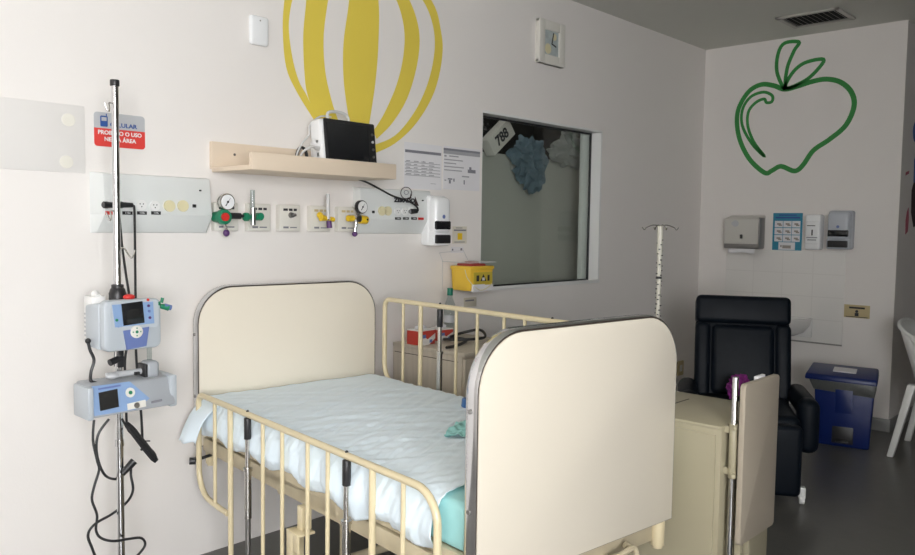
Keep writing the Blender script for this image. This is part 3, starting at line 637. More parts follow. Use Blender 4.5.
cab('power_cable', 'black power cable plugged in left of the drip stand pole, running down behind it', [pl0+Vector((-.01, 0, 0)), q(116, 206, 2.79), q(119, 215, 2.76), q(122, 245, 2.7), q(126, 275, 2.64), q(129, 296, 2.63), q(130, 330, 2.63), q(125, 360, 2.62), q(126, 400, 2.6), q(127, 426, 2.55), q(131, 433, 2.5)],
    extra=lambda mb: mb.cyl(pl0+Vector((-.03, 0, 0)), pl0+Vector((.01, 0, 0)), .012, .009).cyl(pl0+Vector((-.018, .018, 0)), pl0+Vector((-.018, 0, 0)), .012))
cab('pump_cable', 'short black cable between the two pumps at their left side', [q(88, 341, 2.54), q(90, 350, 2.54), q(94, 360, 2.54), q(91, 372, 2.54), q(91, 381, 2.53), q(97, 383, 2.53), q(102, 384, 2.53)], .005, extra=lambda mb: mb.ball(q(88, 341, 2.54), .009))
cab('looped_cable', 'long black cable hanging in loops from the lower pump across the pole', [q(94, 420), q(93, 440), q(97, 460), q(99, 470), q(94, 487), q(92, 500), q(97, 515), q(96, 530), q(101, 538), q(113, 541, 2.52), q(128, 539, 2.52), q(141, 538, 2.52), q(145, 545, 2.52), q(137, 556, 2.52), q(125, 566, 2.52)])
cab('looped_cable', 'thinner black cable with an in-line adapter looping behind the pole', [q(109, 419), q(98, 435), q(97, 455), q(104, 474), q(114, 479, 2.58), q(121, 476, 2.58), q(130, 466, 2.56), q(131, 476), q(133, 490), q(127, 502, 2.55), q(112, 514, 2.58), q(95, 524), q(88, 535), q(92, 548), q(97, 560), q(105, 575)],
    extra=lambda mb: mb.cyl(q(122, 474), q(134, 461), .010, .013, seg=10))
hb = []
for j in range(5):
    hb += [q(128+j, 428+j*.6, 2.50-.004*j), q(152+j*.4, 459-j*1.5, 2.50-.004*j), q(155-j, 456-j, 2.50-.004*j), q(131+j, 426+j, 2.50-.004*j)]
o = obj('cable_bundle', MB().tube([q(122, 419), q(127, 428, 2.50)], .004).tube(hb, .0055, smooth=3).tube([q(139, 440, 2.49), q(146, 441, 2.49), q(150, 441, 2.48)], .002), BLACK); tag(o, 'tied bundle of black cable hanging under the lower pump', 'cable')
# ================================================================== BED
UC, VC = 1.635, 2.16
ex = Vector((math.cos(BEDR), math.sin(BEDR), 0)); ey = Vector((-math.sin(BEDR), math.cos(BEDR), 0))
bc = ex*UC+ey*VC
bed = thing('hospital_bed', 'cream metal hospital bed with laminate headboard and footboard and barred side rails', 'bed', (bc.x, bc.y, 0), BEDR)
def L(u, v, z): return Vector((u-UC, v-VC, z))
def board(name, v0, v1, face, u0=1.226, u1=2.052, z0=.462, z1=1.083):
    r = .145
    outer = rrect(u0-UC, u1-UC, z0, z1, r, k=10, corners=(0, 1, 1, 0))
    ii = .004
    obj(name, MB().prism(outer, v0+.004-VC, v1-.004-VC, bev=.002), EDGE, bed)
    b = bed.children[-1]
    inner = rrect(u0-UC+ii, u1-UC-ii, z0+ii, z1-ii, r-ii, k=10, corners=(0, 1, 1, 0))
    obj('laminate_face', MB().prism(inner, v0-VC, v0+.005-VC, bev=.0006).prism(inner, v1-.005-VC, v1-VC, bev=.0006), LAM, b, label='cream laminate face')
    # chrome trim strip around the edge
    path = rrect(u0-UC-.001, u1-UC+.001, z0, z1+.001, r, k=14, corners=(0, 1, 1, 0))
    path = path[1:-1] if False else path
    pts = [p_ for p_ in path]
    # order: bottom right, right-top arc, left-top arc, bottom left
    tb = MB(); bm = tb.bm; rows = []
    n = len(pts); cxm = 0
    for i in range(n):
        a = Vector(pts[max(i-1, 0)]); c = Vector(pts[min(i+1, n-1)]); tdir = (c-a).normalized(); nn = Vector((tdir.y, -tdir.x))
        p_ = Vector(pts[i]); e = .0035
        ring = []
        for (dy, off) in ((v0+.003, 0), (v0+.008, e), (v1-.008, e), (v1-.003, 0)):
            ring.append(bm.verts.new((p_.x+nn.x*off, dy-VC, p_.y+nn.y*off)))
        rows.append(ring)
    for a, c in zip(rows, rows[1:]):
        for k in range(3): bm.faces.new((a[k], a[k+1], c[k+1], c[k]))
    bmesh.ops.recalc_face_normals(bm, faces=bm.faces)
    o = obj('chrome_trim', tb, CHROME, b, label='chrome strip round the board edge'); 
    for zz in (.90, .66): 
        obj('trim_screw', MB().cyl(((u0-UC)-.004, (v0+v1)/2-VC, zz), ((u0-UC)-.008, (v0+v1)/2-VC, zz), .006, seg=10), STEELD, b)
    return b
hbd = board('headboard', 2.94, 2.985, 0)
fbd = board('footboard', 1.34, 1.386, 0, u1=2.022)
# leg posts & casters
for (u, v) in ((1.285, 2.962), (1.99, 2.962), (1.285, 1.365), (1.985, 1.365)):
    obj('corner_socket', MB().cyl(L(u, v, .385), L(u, v, .47), .021, seg=18, bev=.003).cyl(L(u, v, .378), L(u, v, .386), .016), CREAM, bed)
for (u, v) in ((1.52, 2.36), (1.90, 2.36), (1.52, 1.66), (1.90, 1.66)):
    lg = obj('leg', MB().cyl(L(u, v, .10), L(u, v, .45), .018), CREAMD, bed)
    obj('caster', MB().cyl(L(u-.014, v, .05), L(u+.014, v, .05), .05, seg=20, bev=.004).box(u-UC-.018, u-UC+.018, v-VC-.02, v-VC+.02, .06, .105, .004), STEELD, lg)
# under-frame
mf = MB()
for u in (1.255, 2.005):
    mf.box(u-UC-.012, u-UC+.012, 1.39-VC, 2.94-VC, .448, .500, .003)
mf.box(1.255-UC, 2.005-UC, 1.39-VC, 1.43-VC, .43, .49, .003).box(1.255-UC, 2.005-UC, 2.90-VC, 2.94-VC, .43, .49, .003)
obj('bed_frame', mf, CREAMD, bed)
md = MB()
for u in (1.255, 2.01): md.box(u-UC-.01, u-UC+.01, 1.41-VC, 2.92-VC, .508, .531, .002)
for k in range(12): md.box(1.26-UC, 2.01-UC, 1.45+.13*k-VC, 1.45+.13*k+.05-VC, .515, .525)
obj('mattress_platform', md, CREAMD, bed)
obj('side_plate', MB().box(1.243-UC, 1.247-UC, 1.98-VC, 2.45-VC, .46, .55, .001), CREAMD, bed)
obj('backrest_linkage', MB().box(1.262-UC, 1.275-UC, 2.40-VC, 2.86-VC, .502, .528, .002).cyl(L(1.26, 2.55, .51), L(2.0, 2.55, .51), .012), STEELD, bed)
obj('corner_knob', MB().cyl(L(1.196, 2.90, .425), L(1.176, 2.91, .425), .014, seg=12).cyl(L(1.196, 2.905, .425), L(1.26, 2.905, .435), .006), BLACK, bed)
obj('rail_bracket', MB().box(1.185-UC, 1.245-UC, 2.10-VC, 2.175-VC, .375, .383, .002).box(1.185-UC, 1.191-UC, 2.135-VC, 2.175-VC, .26, .38, .002).box(1.185-UC, 1.191-UC, 2.10-VC, 2.135-VC, .325, .38, .002).box(1.185-UC, 1.245-UC, 2.168-VC, 2.175-VC, .26, .38, .002).box(1.215-UC, 1.25-UC, 2.13-VC, 2.16-VC, .38, .455, .002), CREAM, bed)
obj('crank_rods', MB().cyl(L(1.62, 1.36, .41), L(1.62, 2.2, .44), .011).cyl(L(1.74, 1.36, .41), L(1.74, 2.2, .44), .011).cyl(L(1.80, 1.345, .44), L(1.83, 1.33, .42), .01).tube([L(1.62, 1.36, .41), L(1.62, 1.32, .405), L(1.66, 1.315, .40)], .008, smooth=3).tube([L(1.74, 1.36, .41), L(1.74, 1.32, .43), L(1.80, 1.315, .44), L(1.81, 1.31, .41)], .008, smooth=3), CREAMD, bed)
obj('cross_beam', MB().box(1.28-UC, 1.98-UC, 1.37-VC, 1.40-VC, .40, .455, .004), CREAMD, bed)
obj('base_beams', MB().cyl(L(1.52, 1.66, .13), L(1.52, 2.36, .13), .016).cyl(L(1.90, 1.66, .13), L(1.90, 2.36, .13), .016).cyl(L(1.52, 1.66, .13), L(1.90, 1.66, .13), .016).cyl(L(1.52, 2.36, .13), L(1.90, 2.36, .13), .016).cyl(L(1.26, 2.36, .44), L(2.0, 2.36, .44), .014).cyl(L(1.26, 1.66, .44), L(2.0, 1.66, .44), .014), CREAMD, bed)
# side rails
def rail(u, zt, v0, v1, label, k=1):
    rl = obj('side_rail', MB().tube(
        [L(u, v1-.25, zt-.39), L(u, v1-.19, zt-.39), L(u, v1-.10, zt-.385)] +
        [L(u, v1-.10+.10*math.sin(t_), zt-.285-.10*math.cos(t_)) for t_ in [k*PI/12 for k in range(1, 7)]] +
        [L(u, v1, zt-.10)] + [L(u, v1-.035+.035*math.cos(t_), zt-.035+.035*math.sin(t_)) for t_ in [k*PI/10 for k in range(0, 6)]] +
        [L(u, v1-.2, zt), L(u, v0+.2, zt)] + [L(u, v0+.085-.085*math.sin(t_), zt-.085+.085*math.cos(t_)) for t_ in [k*PI/14 for k in range(0, 8)]] +
        [L(u, v0, zt-.285)] + [L(u, v0+.10-.10*math.cos(t_), zt-.285-.10*math.sin(t_)) for t_ in [k*PI/12 for k in range(1, 7)]] +
        [L(u, v0+.25, zt-.39)], .0105, seg=12), CREAM, bed, label=label)
    zb_ = zt-.60
    for v in (v1-.275*k, v0+.278*k): obj('rail_post', MB().cyl(L(u, v, zt), L(u, v, zb_), .0098, seg=12), CREAM, rl)
    obj('lower_bar', MB().cyl(L(u, v0+.278*k, zb_), L(u, v1-.275*k, zb_), .0105, seg=12), CREAM, rl)
    for v, low in [(v1-.145*k, .39), (v1-.52*k, .6), (v1-.652*k, .6), (v1-.81*k, .6), (v1-.925*k, .6), (v0+.14*k, .39)]:
        obj('rail_bar', MB().cyl(L(u, v, zt), L(u, v, zt-low), .0068, seg=10), CREAM, rl)
    for v in (v1-.41*k, v0+.405*k):
        obj('grip_sleeve', MB().cyl(L(u, v, zt-.012), L(u, v, zt-.085), .0125, seg=14, bev=.002).ball(L(u, v, zt+.0105), .005), BLACK, rl)
        obj('slide_tube', MB().cyl(L(u, v, zt-.08), L(u, v, zt-.20), .0085, seg=14).cyl(L(u, v, zt-.19), L(u, v, zt-.36), .0125, seg=14).cyl(L(u, v, zt-.185), L(u, v, zt-.195), .016, seg=14), STEEL, rl)
        obj('guide_tube', MB().cyl(L(u, v, zt-.36), L(u, v, .07), .0095, seg=14), STEELD, rl)
    return rl
rail(1.203, .684, 1.455, 2.885, 'lowered near side rail')
rail(2.067, 1.002, 1.50, 2.89, 'raised far side rail', .945)
# mattress and sheet
mt = MB().box(1.248-UC, 2.035-UC, 1.40-VC, 2.925-VC, .532, .655, .024, seg=4)
ms = obj('mattress', mt, TEAL); ms.location = (bc.x, bc.y, 0); ms.rotation_euler = (0, 0, BEDR); tag(ms, 'teal vinyl mattress on the hospital bed, bare at its foot end', 'mattress')
def sheetfn(i, j):
    # i across (near bottom -> top -> far), j along
    path = [(1.232, None), (1.222, .56), (1.222, .62), (1.236, .652), (1.262, .6615), (1.6, .662), (2.02, .6615), (2.047, .65), (2.052, .60), (2.05, .56)]
    cum = [0, .10, .18, .23, .27, .55, .86, .90, .95, 1]
    k = 0
    while k < 8 and i > cum[k+1]: k += 1
    f = (i-cum[k])/(cum[k+1]-cum[k])
    vend = 1.485 if i < .25 else 1.485+.18*((i-.25)/.6)
    v = vend+(2.915-vend)*j
    if i < .25: v = vend+(2.915-vend)*j
    zbot = .522+.010*noise.noise(Vector((v*9, 3, 0)))-.026*math.exp(-((v-1.90)/.09)**2)+.0*max(0, (v-2.6))+.01*math.sin(v*23)
    a = path[k]; b = path[k+1]
    za = zbot if a[1] is None else a[1]; zb2 = b[1]
    u = a[0]+(b[0]-a[0])*f; z = za+(zb2-za)*f
    if i < .25:
        s_ = math.sin(min(i/.2, 1)*PI); fold = noise.noise(Vector((v*16, i*2, 1)))+.5*noise.noise(Vector((v*38, i*5, 4)))
        u -= .010*s_*(.5+abs(math.sin(v*26+.6)))+.011*fold*(1-i/.25)+.004*noise.noise(Vector((v*75+z*30, i*3, 2)))
    w_ = noise.noise(Vector((u*3.0, v*20+u*6, 0)))*.6+noise.noise(Vector((u*6.5, v*38-u*12, 5)))*.5+.6*(1-abs(noise.noise(Vector((u*2.2+3, v*13+u*9, 9)))*2.2))
    amp = .0068 if i > .2 else .0068*i/.2
    w_ += .55*noise.noise(Vector((u*7, v*62+u*20, 8)))+.5*(1-abs(noise.noise(Vector((u*3+2, v*26-u*14, 3)))*2.4))
    near = max(0, 1-abs(v-2.0)/.8)*.6+.55
    z += amp*near*w_*min(1, (1-i)*12)
    return L(u, v, z+.001)
sm = MB().grid(sheetfn, 90, 220)
# loose corner hanging out at the headboard
def flap(i, j):
    p0_ = L(1.245, 2.76+.155*j, .655); p1_ = L(1.205, 2.78+.145*j, .648); p2_ = L(1.165, 2.79+.13*j, .60-.01*j); p3_ = L(1.150-.02*j, 2.80+.11*j, .520-.01*j)
    t_ = i; v = (1-t_)**3*p0_+3*t_*(1-t_)**2*p1_+3*t_*t_*(1-t_)*p2_+t_**3*p3_
    v.z += .004*math.sin(j*9)*t_; v.x += .006*math.sin(j*7+1)*t_; return v
o = obj('bed_sheet', sm, SHEET, ang=180, solid=.0015); o.location = (bc.x, bc.y, 0); o.rotation_euler = (0, 0, BEDR); tag(o, 'pale blue-white wrinkled sheet spread over the bed mattress', 'sheet')
obj('loose_corner', MB().grid(flap, 20, 12), SHEET, o, solid=.002)
# teal cloth on the bed, blue cap
c = ex*1.80+ey*1.98
def cloth(i, j):
    x = (i-.5)*.20; y = (j-.5)*.13; r = math.hypot((i-.5)*2, (j-.5)*2)
    z = .676+.020*max(0, 1-r*.8)+.016*noise.noise(Vector((x*26, y*26, 2)))+.007*noise.noise(Vector((x*60, y*60, 7)))
    k = 1+.25*noise.noise(Vector((math.atan2(y, x)*1.5, 4, 1)))
    return (x*k, y*k, max(z, .667))
o = obj('teal_cloth', MB().grid(cloth, 46, 36), TEALC, ang=180, solid=.002); o.location = (*(ex*1.70+ey*1.885)[:2], 0); o.rotation_euler = (0, 0, .5); tag(o, 'small crumpled teal cloth lying on the bed near the footboard', 'cloth')
o = obj('blue_disc', MB().cyl((0, 0, .668), (0, 0, .70), .03, .027, seg=20, bev=.004).cyl((0, 0, .70), (0, 0, .708), .012), BLUEK); o.location = (*(ex*1.925+ey*2.155)[:2], 0); tag(o, 'round blue cap lying on the sheet just beside the footboard edge', 'cap')
# ================================================================== NIGHTSTAND
NX0, NX1, NY0, NY1, NZ = 2.555, 3.03, 2.36, 2.83, .77
t = thing('nightstand', 'washed wood nightstand against the wall beyond the raised bed rail', 'nightstand', ((NX0+NX1)/2, (NY0+NY1)/2, 0))
hx, hy = (NX1-NX0)/2, (NY1-NY0)/2
obj('body', MB().box(-hx, hx, -hy+.018, hy, .05, NZ-.018, .001).box(-hx+.02, hx-.02, -hy+.04, hy-.02, 0, .05), WOODC, t)
obj('top', MB().box(-hx-.003, hx+.003, -hy, hy, NZ-.018, NZ, .002), WOODC, t)
obj('side_seam', MB().box(-hx-.0008, -hx+.002, -hy+.04, hy-.01, NZ-.045, NZ-.042), EDGE, t)
for k in range(3):
    dr = obj('drawer', MB().box(-hx+.006, hx-.006, -hy, -hy+.018, .06+.23*k, .28+.23*k, .0015), WOODC, t)
    obj('drawer_handle', MB().box(-.06, .06, -hy-.016, -hy, .165+.23*k, .177+.23*k, .003), STEELD, dr)
def glovebox(label, px_, py_, Y, w_, d_, h, rz):
    p = PY(px_, py_, Y)
    t = thing('glove_box', label, 'box', (p.x, p.y, NZ), rz)
    obj('carton', MB().box(-w_/2, w_/2, -d_/2, d_/2, 0, h, .001), REDBOX, t)
    obj('white_print', MB().prism([(-w_*.5, 0.0), (w_*.1, 0), (w_*.5, h*.35), (w_*.5, h*.7), (.0, h*.35), (-w_*.5, h*.8)], -d_/2-.001, -d_/2+.001).prism([(-w_*.5, h*.9), (-w_*.1, h), (-w_*.5, h)], -d_/2-.001, -d_/2), CARTON, t)
    obj('white_lid', MB().box(-w_/2-.0005, w_/2+.0005, -d_/2-.0005, d_/2, h-.006, h+.0008), CARTON, t)
    obj('blue_print', MB().box(-w_*.35, -w_*.12, -d_/2-.0016, -d_/2, h*.45, h*.68).box(w_*.12, w_*.3, -d_/2-.0016, -d_/2, h*.12, h*.32), PBLUE, t)
    obj('tissue', MB().crumple((0, 0, h+.004), (w_*.28, d_*.25, .014), .4, px_), PAPER, t)
glovebox('red and white carton at the wall end of the nightstand', 421, 340, 2.70, .105, .085, .072, .05)
glovebox('red and white carton behind the dark rail sleeve on the nightstand', 441, 338, 2.73, .085, .085, .060, -.15)
p = PY(450, 300, 2.72)
t = thing('water_bottle', 'clear bottle with a green cap on the nightstand below the sharps bin', 'bottle', (p.x, 2.72, NZ))
zc = PY(450, 290.5, 2.72).z-NZ
obj('bottle_body', MB().lathe([(.028, 0), (.031, .01), (.031, zc*.62), (.026, zc*.72), (.012, zc*.86), (.012, zc*.9)]), CLEAR, t)
obj('cap', MB().cyl((0, 0, zc*.9), (0, 0, zc+.012), .0145, seg=16, bev=.001), mat('bottle_green', (.0, .16, .10), .4), t)
obj('dotted_label', MB().lathe([(.0316, zc*.35), (.0316, zc*.5)]), GREYS, t)
z_ = NZ+.008
o = obj('rubber_tube', MB().tube([(-.15, -.10, 0), (-.05, -.08, .0), (.06, -.03, .004), (.10, .05, .002), (.04, .09, .0), (-.02, .03, .012), (.02, -.04, .014), (.12, -.09, .020), (.17, -.02, .045), (.13, .05, .03), (.05, .07, .012)], .007, smooth=7), BLACK, loc=((NX0+NX1)/2-.06, 2.60, z_)); tag(o, 'black rubber tubing coiled on top of the nightstand', 'tubing')
# ================================================================== FAR DRIP STAND
FY = 1.70; p = PY(660.5, 226, FY)
t = thing('drip_stand', 'far ivory drip stand wrapped with spotted tape, between cabinet and back wall', 'drip stand', (p.x, FY, 0))
ft = p.z
obj('pole', MB().cyl((0, 0, .10), (0, 0, ft-.12), .0095, seg=14).cyl((0, 0, ft-.12), (0, 0, ft-.001), .0125, seg=14), mat('ivory_pole', (.62, .60, .52), .4), t)
tp = MB()
for k in range(60):
    zz = ft-.06-.0065*k; an = k*1.9
    if k % 7 == 5: continue
    tp.box(-.0038, .0038, -.0131, -.0090, zz-.0024, zz+.0024, mtx=Matrix.Rotation(an, 4, 'Z'))
tp.cyl((0, 0, ft-.215), (0, 0, ft-.225), .0118, seg=14)
obj('spotted_tape', tp, INKD, t)
hk = MB()
for k in range(4):
    a = k*PI/2+.85
    hk.tube([(0, 0, ft), (.03*math.cos(a), .03*math.sin(a), ft+.004), (.060*math.cos(a), .060*math.sin(a), ft-.006), (.070*math.cos(a), .070*math.sin(a), ft-.016), (.080*math.cos(a), .080*math.sin(a), ft-.006)], .0024, smooth=4)
obj('top_hooks', hk, STEEL, t)
for k in range(5):
    a = 2*PI*k/5
    lg = obj('leg', MB().tube([(0, 0, .11), (.04*math.cos(a), .04*math.sin(a), .10), (.22*math.cos(a), .22*math.sin(a), .065)], .010), STEELD, t)
    obj('caster', MB().cyl((.22*math.cos(a)-.01*math.sin(a), .22*math.sin(a)+.01*math.cos(a), .024), (.22*math.cos(a)+.01*math.sin(a), .22*math.sin(a)-.01*math.cos(a), .024), .024), BLACK, lg)
# ================================================================== BEDSIDE CABINET
CX0, CX1, CY0, CY1, CZ = 2.263, 2.648, 1.035, 1.50, .74
t = thing('bedside_cabinet', 'ivory metal cabinet with a folded tabletop on a chrome pole, right of the footboard', 'cabinet', ((CX0+CX1)/2, (CY0+CY1)/2, 0))
cx_, cy_ = (CX0+CX1)/2, (CY0+CY1)/2; hx, hy = (CX1-CX0)/2, (CY1-CY0)/2
obj('body', MB().box(-hx+.003, hx, -hy, hy, .10, CZ-.004, .003), CABM, t)
obj('top', MB().box(-hx, hx, -hy-.001, hy, CZ-.012, CZ, .003), CABM, t)
obj('door', MB().prism(rrect(-hy+.016, hy-.016, .12, CZ-.028, .004), -.006, .0, bev=.001), CABM, t)
d_ = [c for c in t.children if c.name.startswith('door')][-1]
d_.rotation_euler = (0, 0, -PI/2); d_.location = (-hx+.003, 0, 0)
obj('slot', MB().box(-.08, .10, .02, .026, CZ-.001, CZ+.0006), EDGE, t)
for sx_ in (-1, 1):
    for sy_ in (-1, 1):
        obj('caster', MB().cyl((sx_*(hx-.05)-.012, sy_*(hy-.05), .028), (sx_*(hx-.05)+.012, sy_*(hy-.05), .028), .028).cyl((sx_*(hx-.05), sy_*(hy-.05), .03), (sx_*(hx-.05), sy_*(hy-.05), .10), .01), STEELD, t)
pp = PY(735.8, 377, 1.008); bx_ = pp.x-cx_
obj('chrome_pole', MB().cyl((bx_, 1.008-cy_, .12), (bx_, 1.008-cy_, pp.z), .0095, seg=18, bev=.002), CHROME, t)
s0 = PY(740, 423, 1.0).z; s1 = PY(740, 476, 1.0).z
obj('pole_sleeve', MB().cyl((bx_, 1.008-cy_, s1), (bx_, 1.008-cy_, s0), .013, seg=14, bev=.002).ball((bx_-.012, 1.0-cy_, s1+.01), .009).ball((bx_-.012, 1.0-cy_, s0-.01), .008).box(bx_-.004, bx_+.012, 1.008-cy_, 1.035-cy_, s1+.01, s1+.03).box(bx_-.004, bx_+.012, 1.008-cy_, 1.035-cy_, s0-.03, s0-.01), CABM, t)
PYY = .968
ta, tb_ = PY(746, 385, PYY), PY(780, 374, PYY); tc_ = PY(738, 548, PYY)
pw = (tb_.x-ta.x)
obj('folded_tabletop', MB().prism(rrect(ta.x-cx_, tb_.x-cx_, tc_.z, ta.z, .014), PYY-cy_, PYY+.018-cy_, bev=.003), TABM, t, label='ivory laminate tabletop folded down')
obj('hinge_bracket', MB().box(bx_+.014, bx_+.05, PYY+.018-cy_, PYY+.034-cy_, tc_.z+.16, ta.z-.02, .002).cyl((bx_+.0, 1.008-cy_, ta.z-.05), (bx_+.05, PYY+.03-cy_, ta.z-.05), .007), BLACK, t)
obj('table_arm', MB().box(bx_+.03, bx_+.055, PYY+.02-cy_, PYY+.04-cy_, .12, tc_.z+.2, .003).box(bx_+.09, bx_+.115, PYY+.02-cy_, PYY+.04-cy_, .12, tc_.z+.2, .003).box(bx_-.02, bx_+.13, PYY+.015-cy_, PYY+.067-cy_, .10, .13, .003), CABM, t)
obj('edge_tab', MB().box(tb_.x-cx_-.13, tb_.x-cx_-.07, PYY+.018-cy_, PYY+.03-cy_, ta.z-.02, ta.z+.006, .002), PAPER, t)
# ================================================================== RECLINER
RT = math.radians(-61.4)
RX, RY = 4.20, 1.80
t = thing('recliner', 'dark navy leatherette recliner armchair in the corner of the room', 'armchair', (RX, RY, 0), RT)
def pad(name, x0, x1, y0, y1, z0, z1, bev=.03, mtx=None, m=NAVY, par=None): return obj(name, MB().box(x0, x1, y0, y1, z0, z1, bev, mtx=mtx, seg=4), m, par or t)
mb_ = Matrix.Translation((0, .13, .38)) @ Matrix.Rotation(math.radians(-13), 4, 'X')
pad('backrest', -.256, .252, -.02, .10, -.05, .46, .035, mb_)
pad('back_cushion', -.17, .17, -.045, .05, .02, .42, .035, mb_)
for sg in (-1, 1): obj('back_bolster', MB().box(min(sg*.258, sg*.172), max(sg*.258, sg*.172), -.04, .05, .0, .43, .03, mtx=mb_, seg=4), NAVY, t)
pad('headrest', -.258, .254, -.055, .11, .425, .585, .03, mb_)
pad('seat', -.245, .24, -.38, .17, .27, .41, .04)
pad('footrest', -.245, .235, -.475, -.385, .035, .385, .03)
def arm(sgn):
    a = obj('armrest', MB().box(.240 if sgn > 0 else -.345, .345 if sgn > 0 else -.240, -.22, .22, .37, .48, .048, seg=5).box(.240 if sgn > 0 else -.345, .345 if sgn > 0 else -.240, -.28, -.14, .20, .48, .048, seg=5), NAVY, t)
    obj('arm_frame', MB().box(.29 if sgn > 0 else -.31, .31 if sgn > 0 else -.29, -.20, .16, .27, .30, .003).box(.29 if sgn > 0 else -.31, .31 if sgn > 0 else -.29, .10, .14, .27, .46, .003), STEELD, a)
arm(1); arm(-1)
obj('base_frame', MB().box(-.23, .23, -.36, .22, .10, .27, .01), BLACK, t)
for sx_ in (-1, 1):
    for y in (-.44, .2):
        z1q = .085 if y < 0 else .11
        obj('caster', MB().cyl((sx_*.242-.012, y, .026), (sx_*.242+.012, y, .026), .026, seg=16, bev=.003).box(sx_*.242-.016, sx_*.242+.016, y-.016, y+.02, .03, z1q, .004), WHITE, t)
o = obj('purple_bag', MB().crumple((0, 0, .075), (.07, .05, .06), .35, 4).crumple((.06, -.02, .05), (.045, .04, .045), .3, 6), MAG)
v = PY(733, 392, 1.62)
o.location = (RX-.10, RY-.01, .415); tag(o, 'small purple and pink bag lying on the recliner seat', 'bag')
# ================================================================== APPLE WALL ITEMS
def Bl(px_, py_): v = B(px_, py_); return v.y, v.z
t = thing('sink', 'white wall-hung ceramic basin half hidden behind the recliner', 'sink', (XB, 2.27, .58), RB)
prof = []
def basin(i, j):
    a = PI*i; r = [.0, .55, .8, .95, 1.0, 1.0, .96, .9, .75, .4, 0][int(round(j*10))]; z = [.0, .0, .03, .08, .125, .135, .138, .12, .07, .05, .045][int(round(j*10))]
    return (-.27*math.cos(a)*r, -.36*math.sin(a)*r, z)
obj('basin', MB().grid(basin, 24, 10).box(-.27, .27, -.02, 0, .0, .138, .004), CERAM, t)
obj('tap', MB().cyl((0, -.05, .13), (0, -.05, .22), .012).tube([(0, -.05, .21), (0, -.10, .23), (0, -.15, .215), (0, -.155, .19)], .009, smooth=4), CHROME, t)
obj('drain_pipe', MB().cyl((0, -.12, -.25), (0, -.12, .03), .02).cyl((0, -.12, -.24), (0, 0, -.24), .02), WHITE, t)
t = thing('tile_backsplash', 'block of square white wall tiles under the towel dispenser', 'tiles', (XB, 2.225, .55), RB)
obj('tiles', MB().box(-.425, .425, -.006, 0, 0, .64, .001), TILE, t)
obj('bottom_edge', MB().box(-.425, .425, -.009, 0, -.010, 0, .001), mat('tile_edge', (.30, .29, .27), .6), t)
t = thing('towel_dispenser', 'grey paper towel dispenser with a towel hanging out, on the apple wall', 'dispenser', (XB-.0, 2.495, 1.198), RB)
obj('housing', MB().hexa([(-.135, -.10, .0), (.135, -.10, .0), (.135, 0, 0), (-.135, 0, 0), (-.135, -.115, .215), (.135, -.115, .215), (.135, 0, .245), (-.135, 0, .245)], bev=.012), TOWEL, t)
obj('lower_grill', MB().box(-.132, .132, -.108, -.02, -.004, .032, .006), STEELD, t)
obj('lock_window', MB().box(-.008, .008, -.118, -.10, .07, .10, .002), BLACK, t)
obj('round_logo', MB().prism(circ(-.045, .18, .024), -.1145, -.10).prism(circ(-.06, .18, .016), -.1155, -.10), GREYS, t)
obj('side_line', MB().box(.124, .136, -.112, -.02, .0, .225, .004), STEELD, t)
obj('paper_towel', MB().grid(lambda i, j: ((i-.5)*.20, -.07-.035*math.sin(j*1.6), .01-.045*j*j-.004*math.sin(i*9)), 12, 8), PAPER, t, solid=.001)
# poster
y0, z0 = Bl(772, 251); y1, z1 = Bl(803, 213); yc = (y0+y1)/2; ph = z1-z0; pw = abs(y0-y1)
t = thing('hand_washing_poster', 'blue bordered poster of nine small hand pictures beside the towel dispenser', 'poster', (XB, yc, z0), RB)
obj('poster_sheet', MB().box(-pw/2, pw/2, -.002, 0, 0, ph), PTEAL, t)
pc = MB(); pi_ = MB()
for r_ in range(3):
    for c_ in range(3):
        x = -pw/2+.012+(pw-.024)*c_/3; z = ph*.25+ph*.185*r_
        pc.box(x+.002, x+(pw-.024)/3-.002, -.003, -.001, z+.002, z+ph*.185-.003)
        obj('hand_picture', MB().box(x+.018, x+.046, -.0036, -.002, z+.02, z+.032).box(x+.030, x+.054, -.0036, -.002, z+.012, z+.022), mat('soft_print', (.33, .30, .27), .7), t)
pc.box(-pw*.28, pw*.28, -.003, -.001, .012, ph*.24)
pi_.box(-.03, .03, -.0036, -.002, .022, .044).box(-.045, -.035, -.0036, -.002, .03, .045)
obj('picture_cells', pc, PAPER, t); obj('hand_picture', pi_, mat('soft_print', (.33, .30, .27), .7), t)
obj('poster_heading', MB().box(-pw*.42, pw*.42, -.0026, -.001, ph*.86, ph*.90).box(-pw*.3, pw*.3, -.0026, -.001, ph*.93, ph*.96), BLUES, t)
# gel dispenser (white)
t = thing('gel_dispenser', 'narrow white hand gel dispenser between the poster and the soap dispenser', 'dispenser', (XB, (Bl(806, 240)[0]+Bl(827, 240)[0])/2+.0, 1.20), RB)
obj('dispenser_body', MB().box(-.055, .052, -.085, 0, 0, .245, .016, seg=4).box(-.045, .042, -.092, -.03, .04, .20, .010), WHITER, t)
obj('viewing_mark', MB().box(-.004, .005, -.0935, -.08, .10, .14, .001).box(-.035, .02, -.0928, -.08, .165, .170), BLACK, t)
obj('printing', MB().box(-.036, .036, -.0928, -.08, .082, .088).box(-.03, .03, -.0928, -.08, .066, .072), INK, t)
dispenser('blue-grey soap dispenser with black window, rightmost on the apple wall', (XB, 1.826, 1.210), RB, SOAPG, w_=.078, h=.262, dpt=.11)
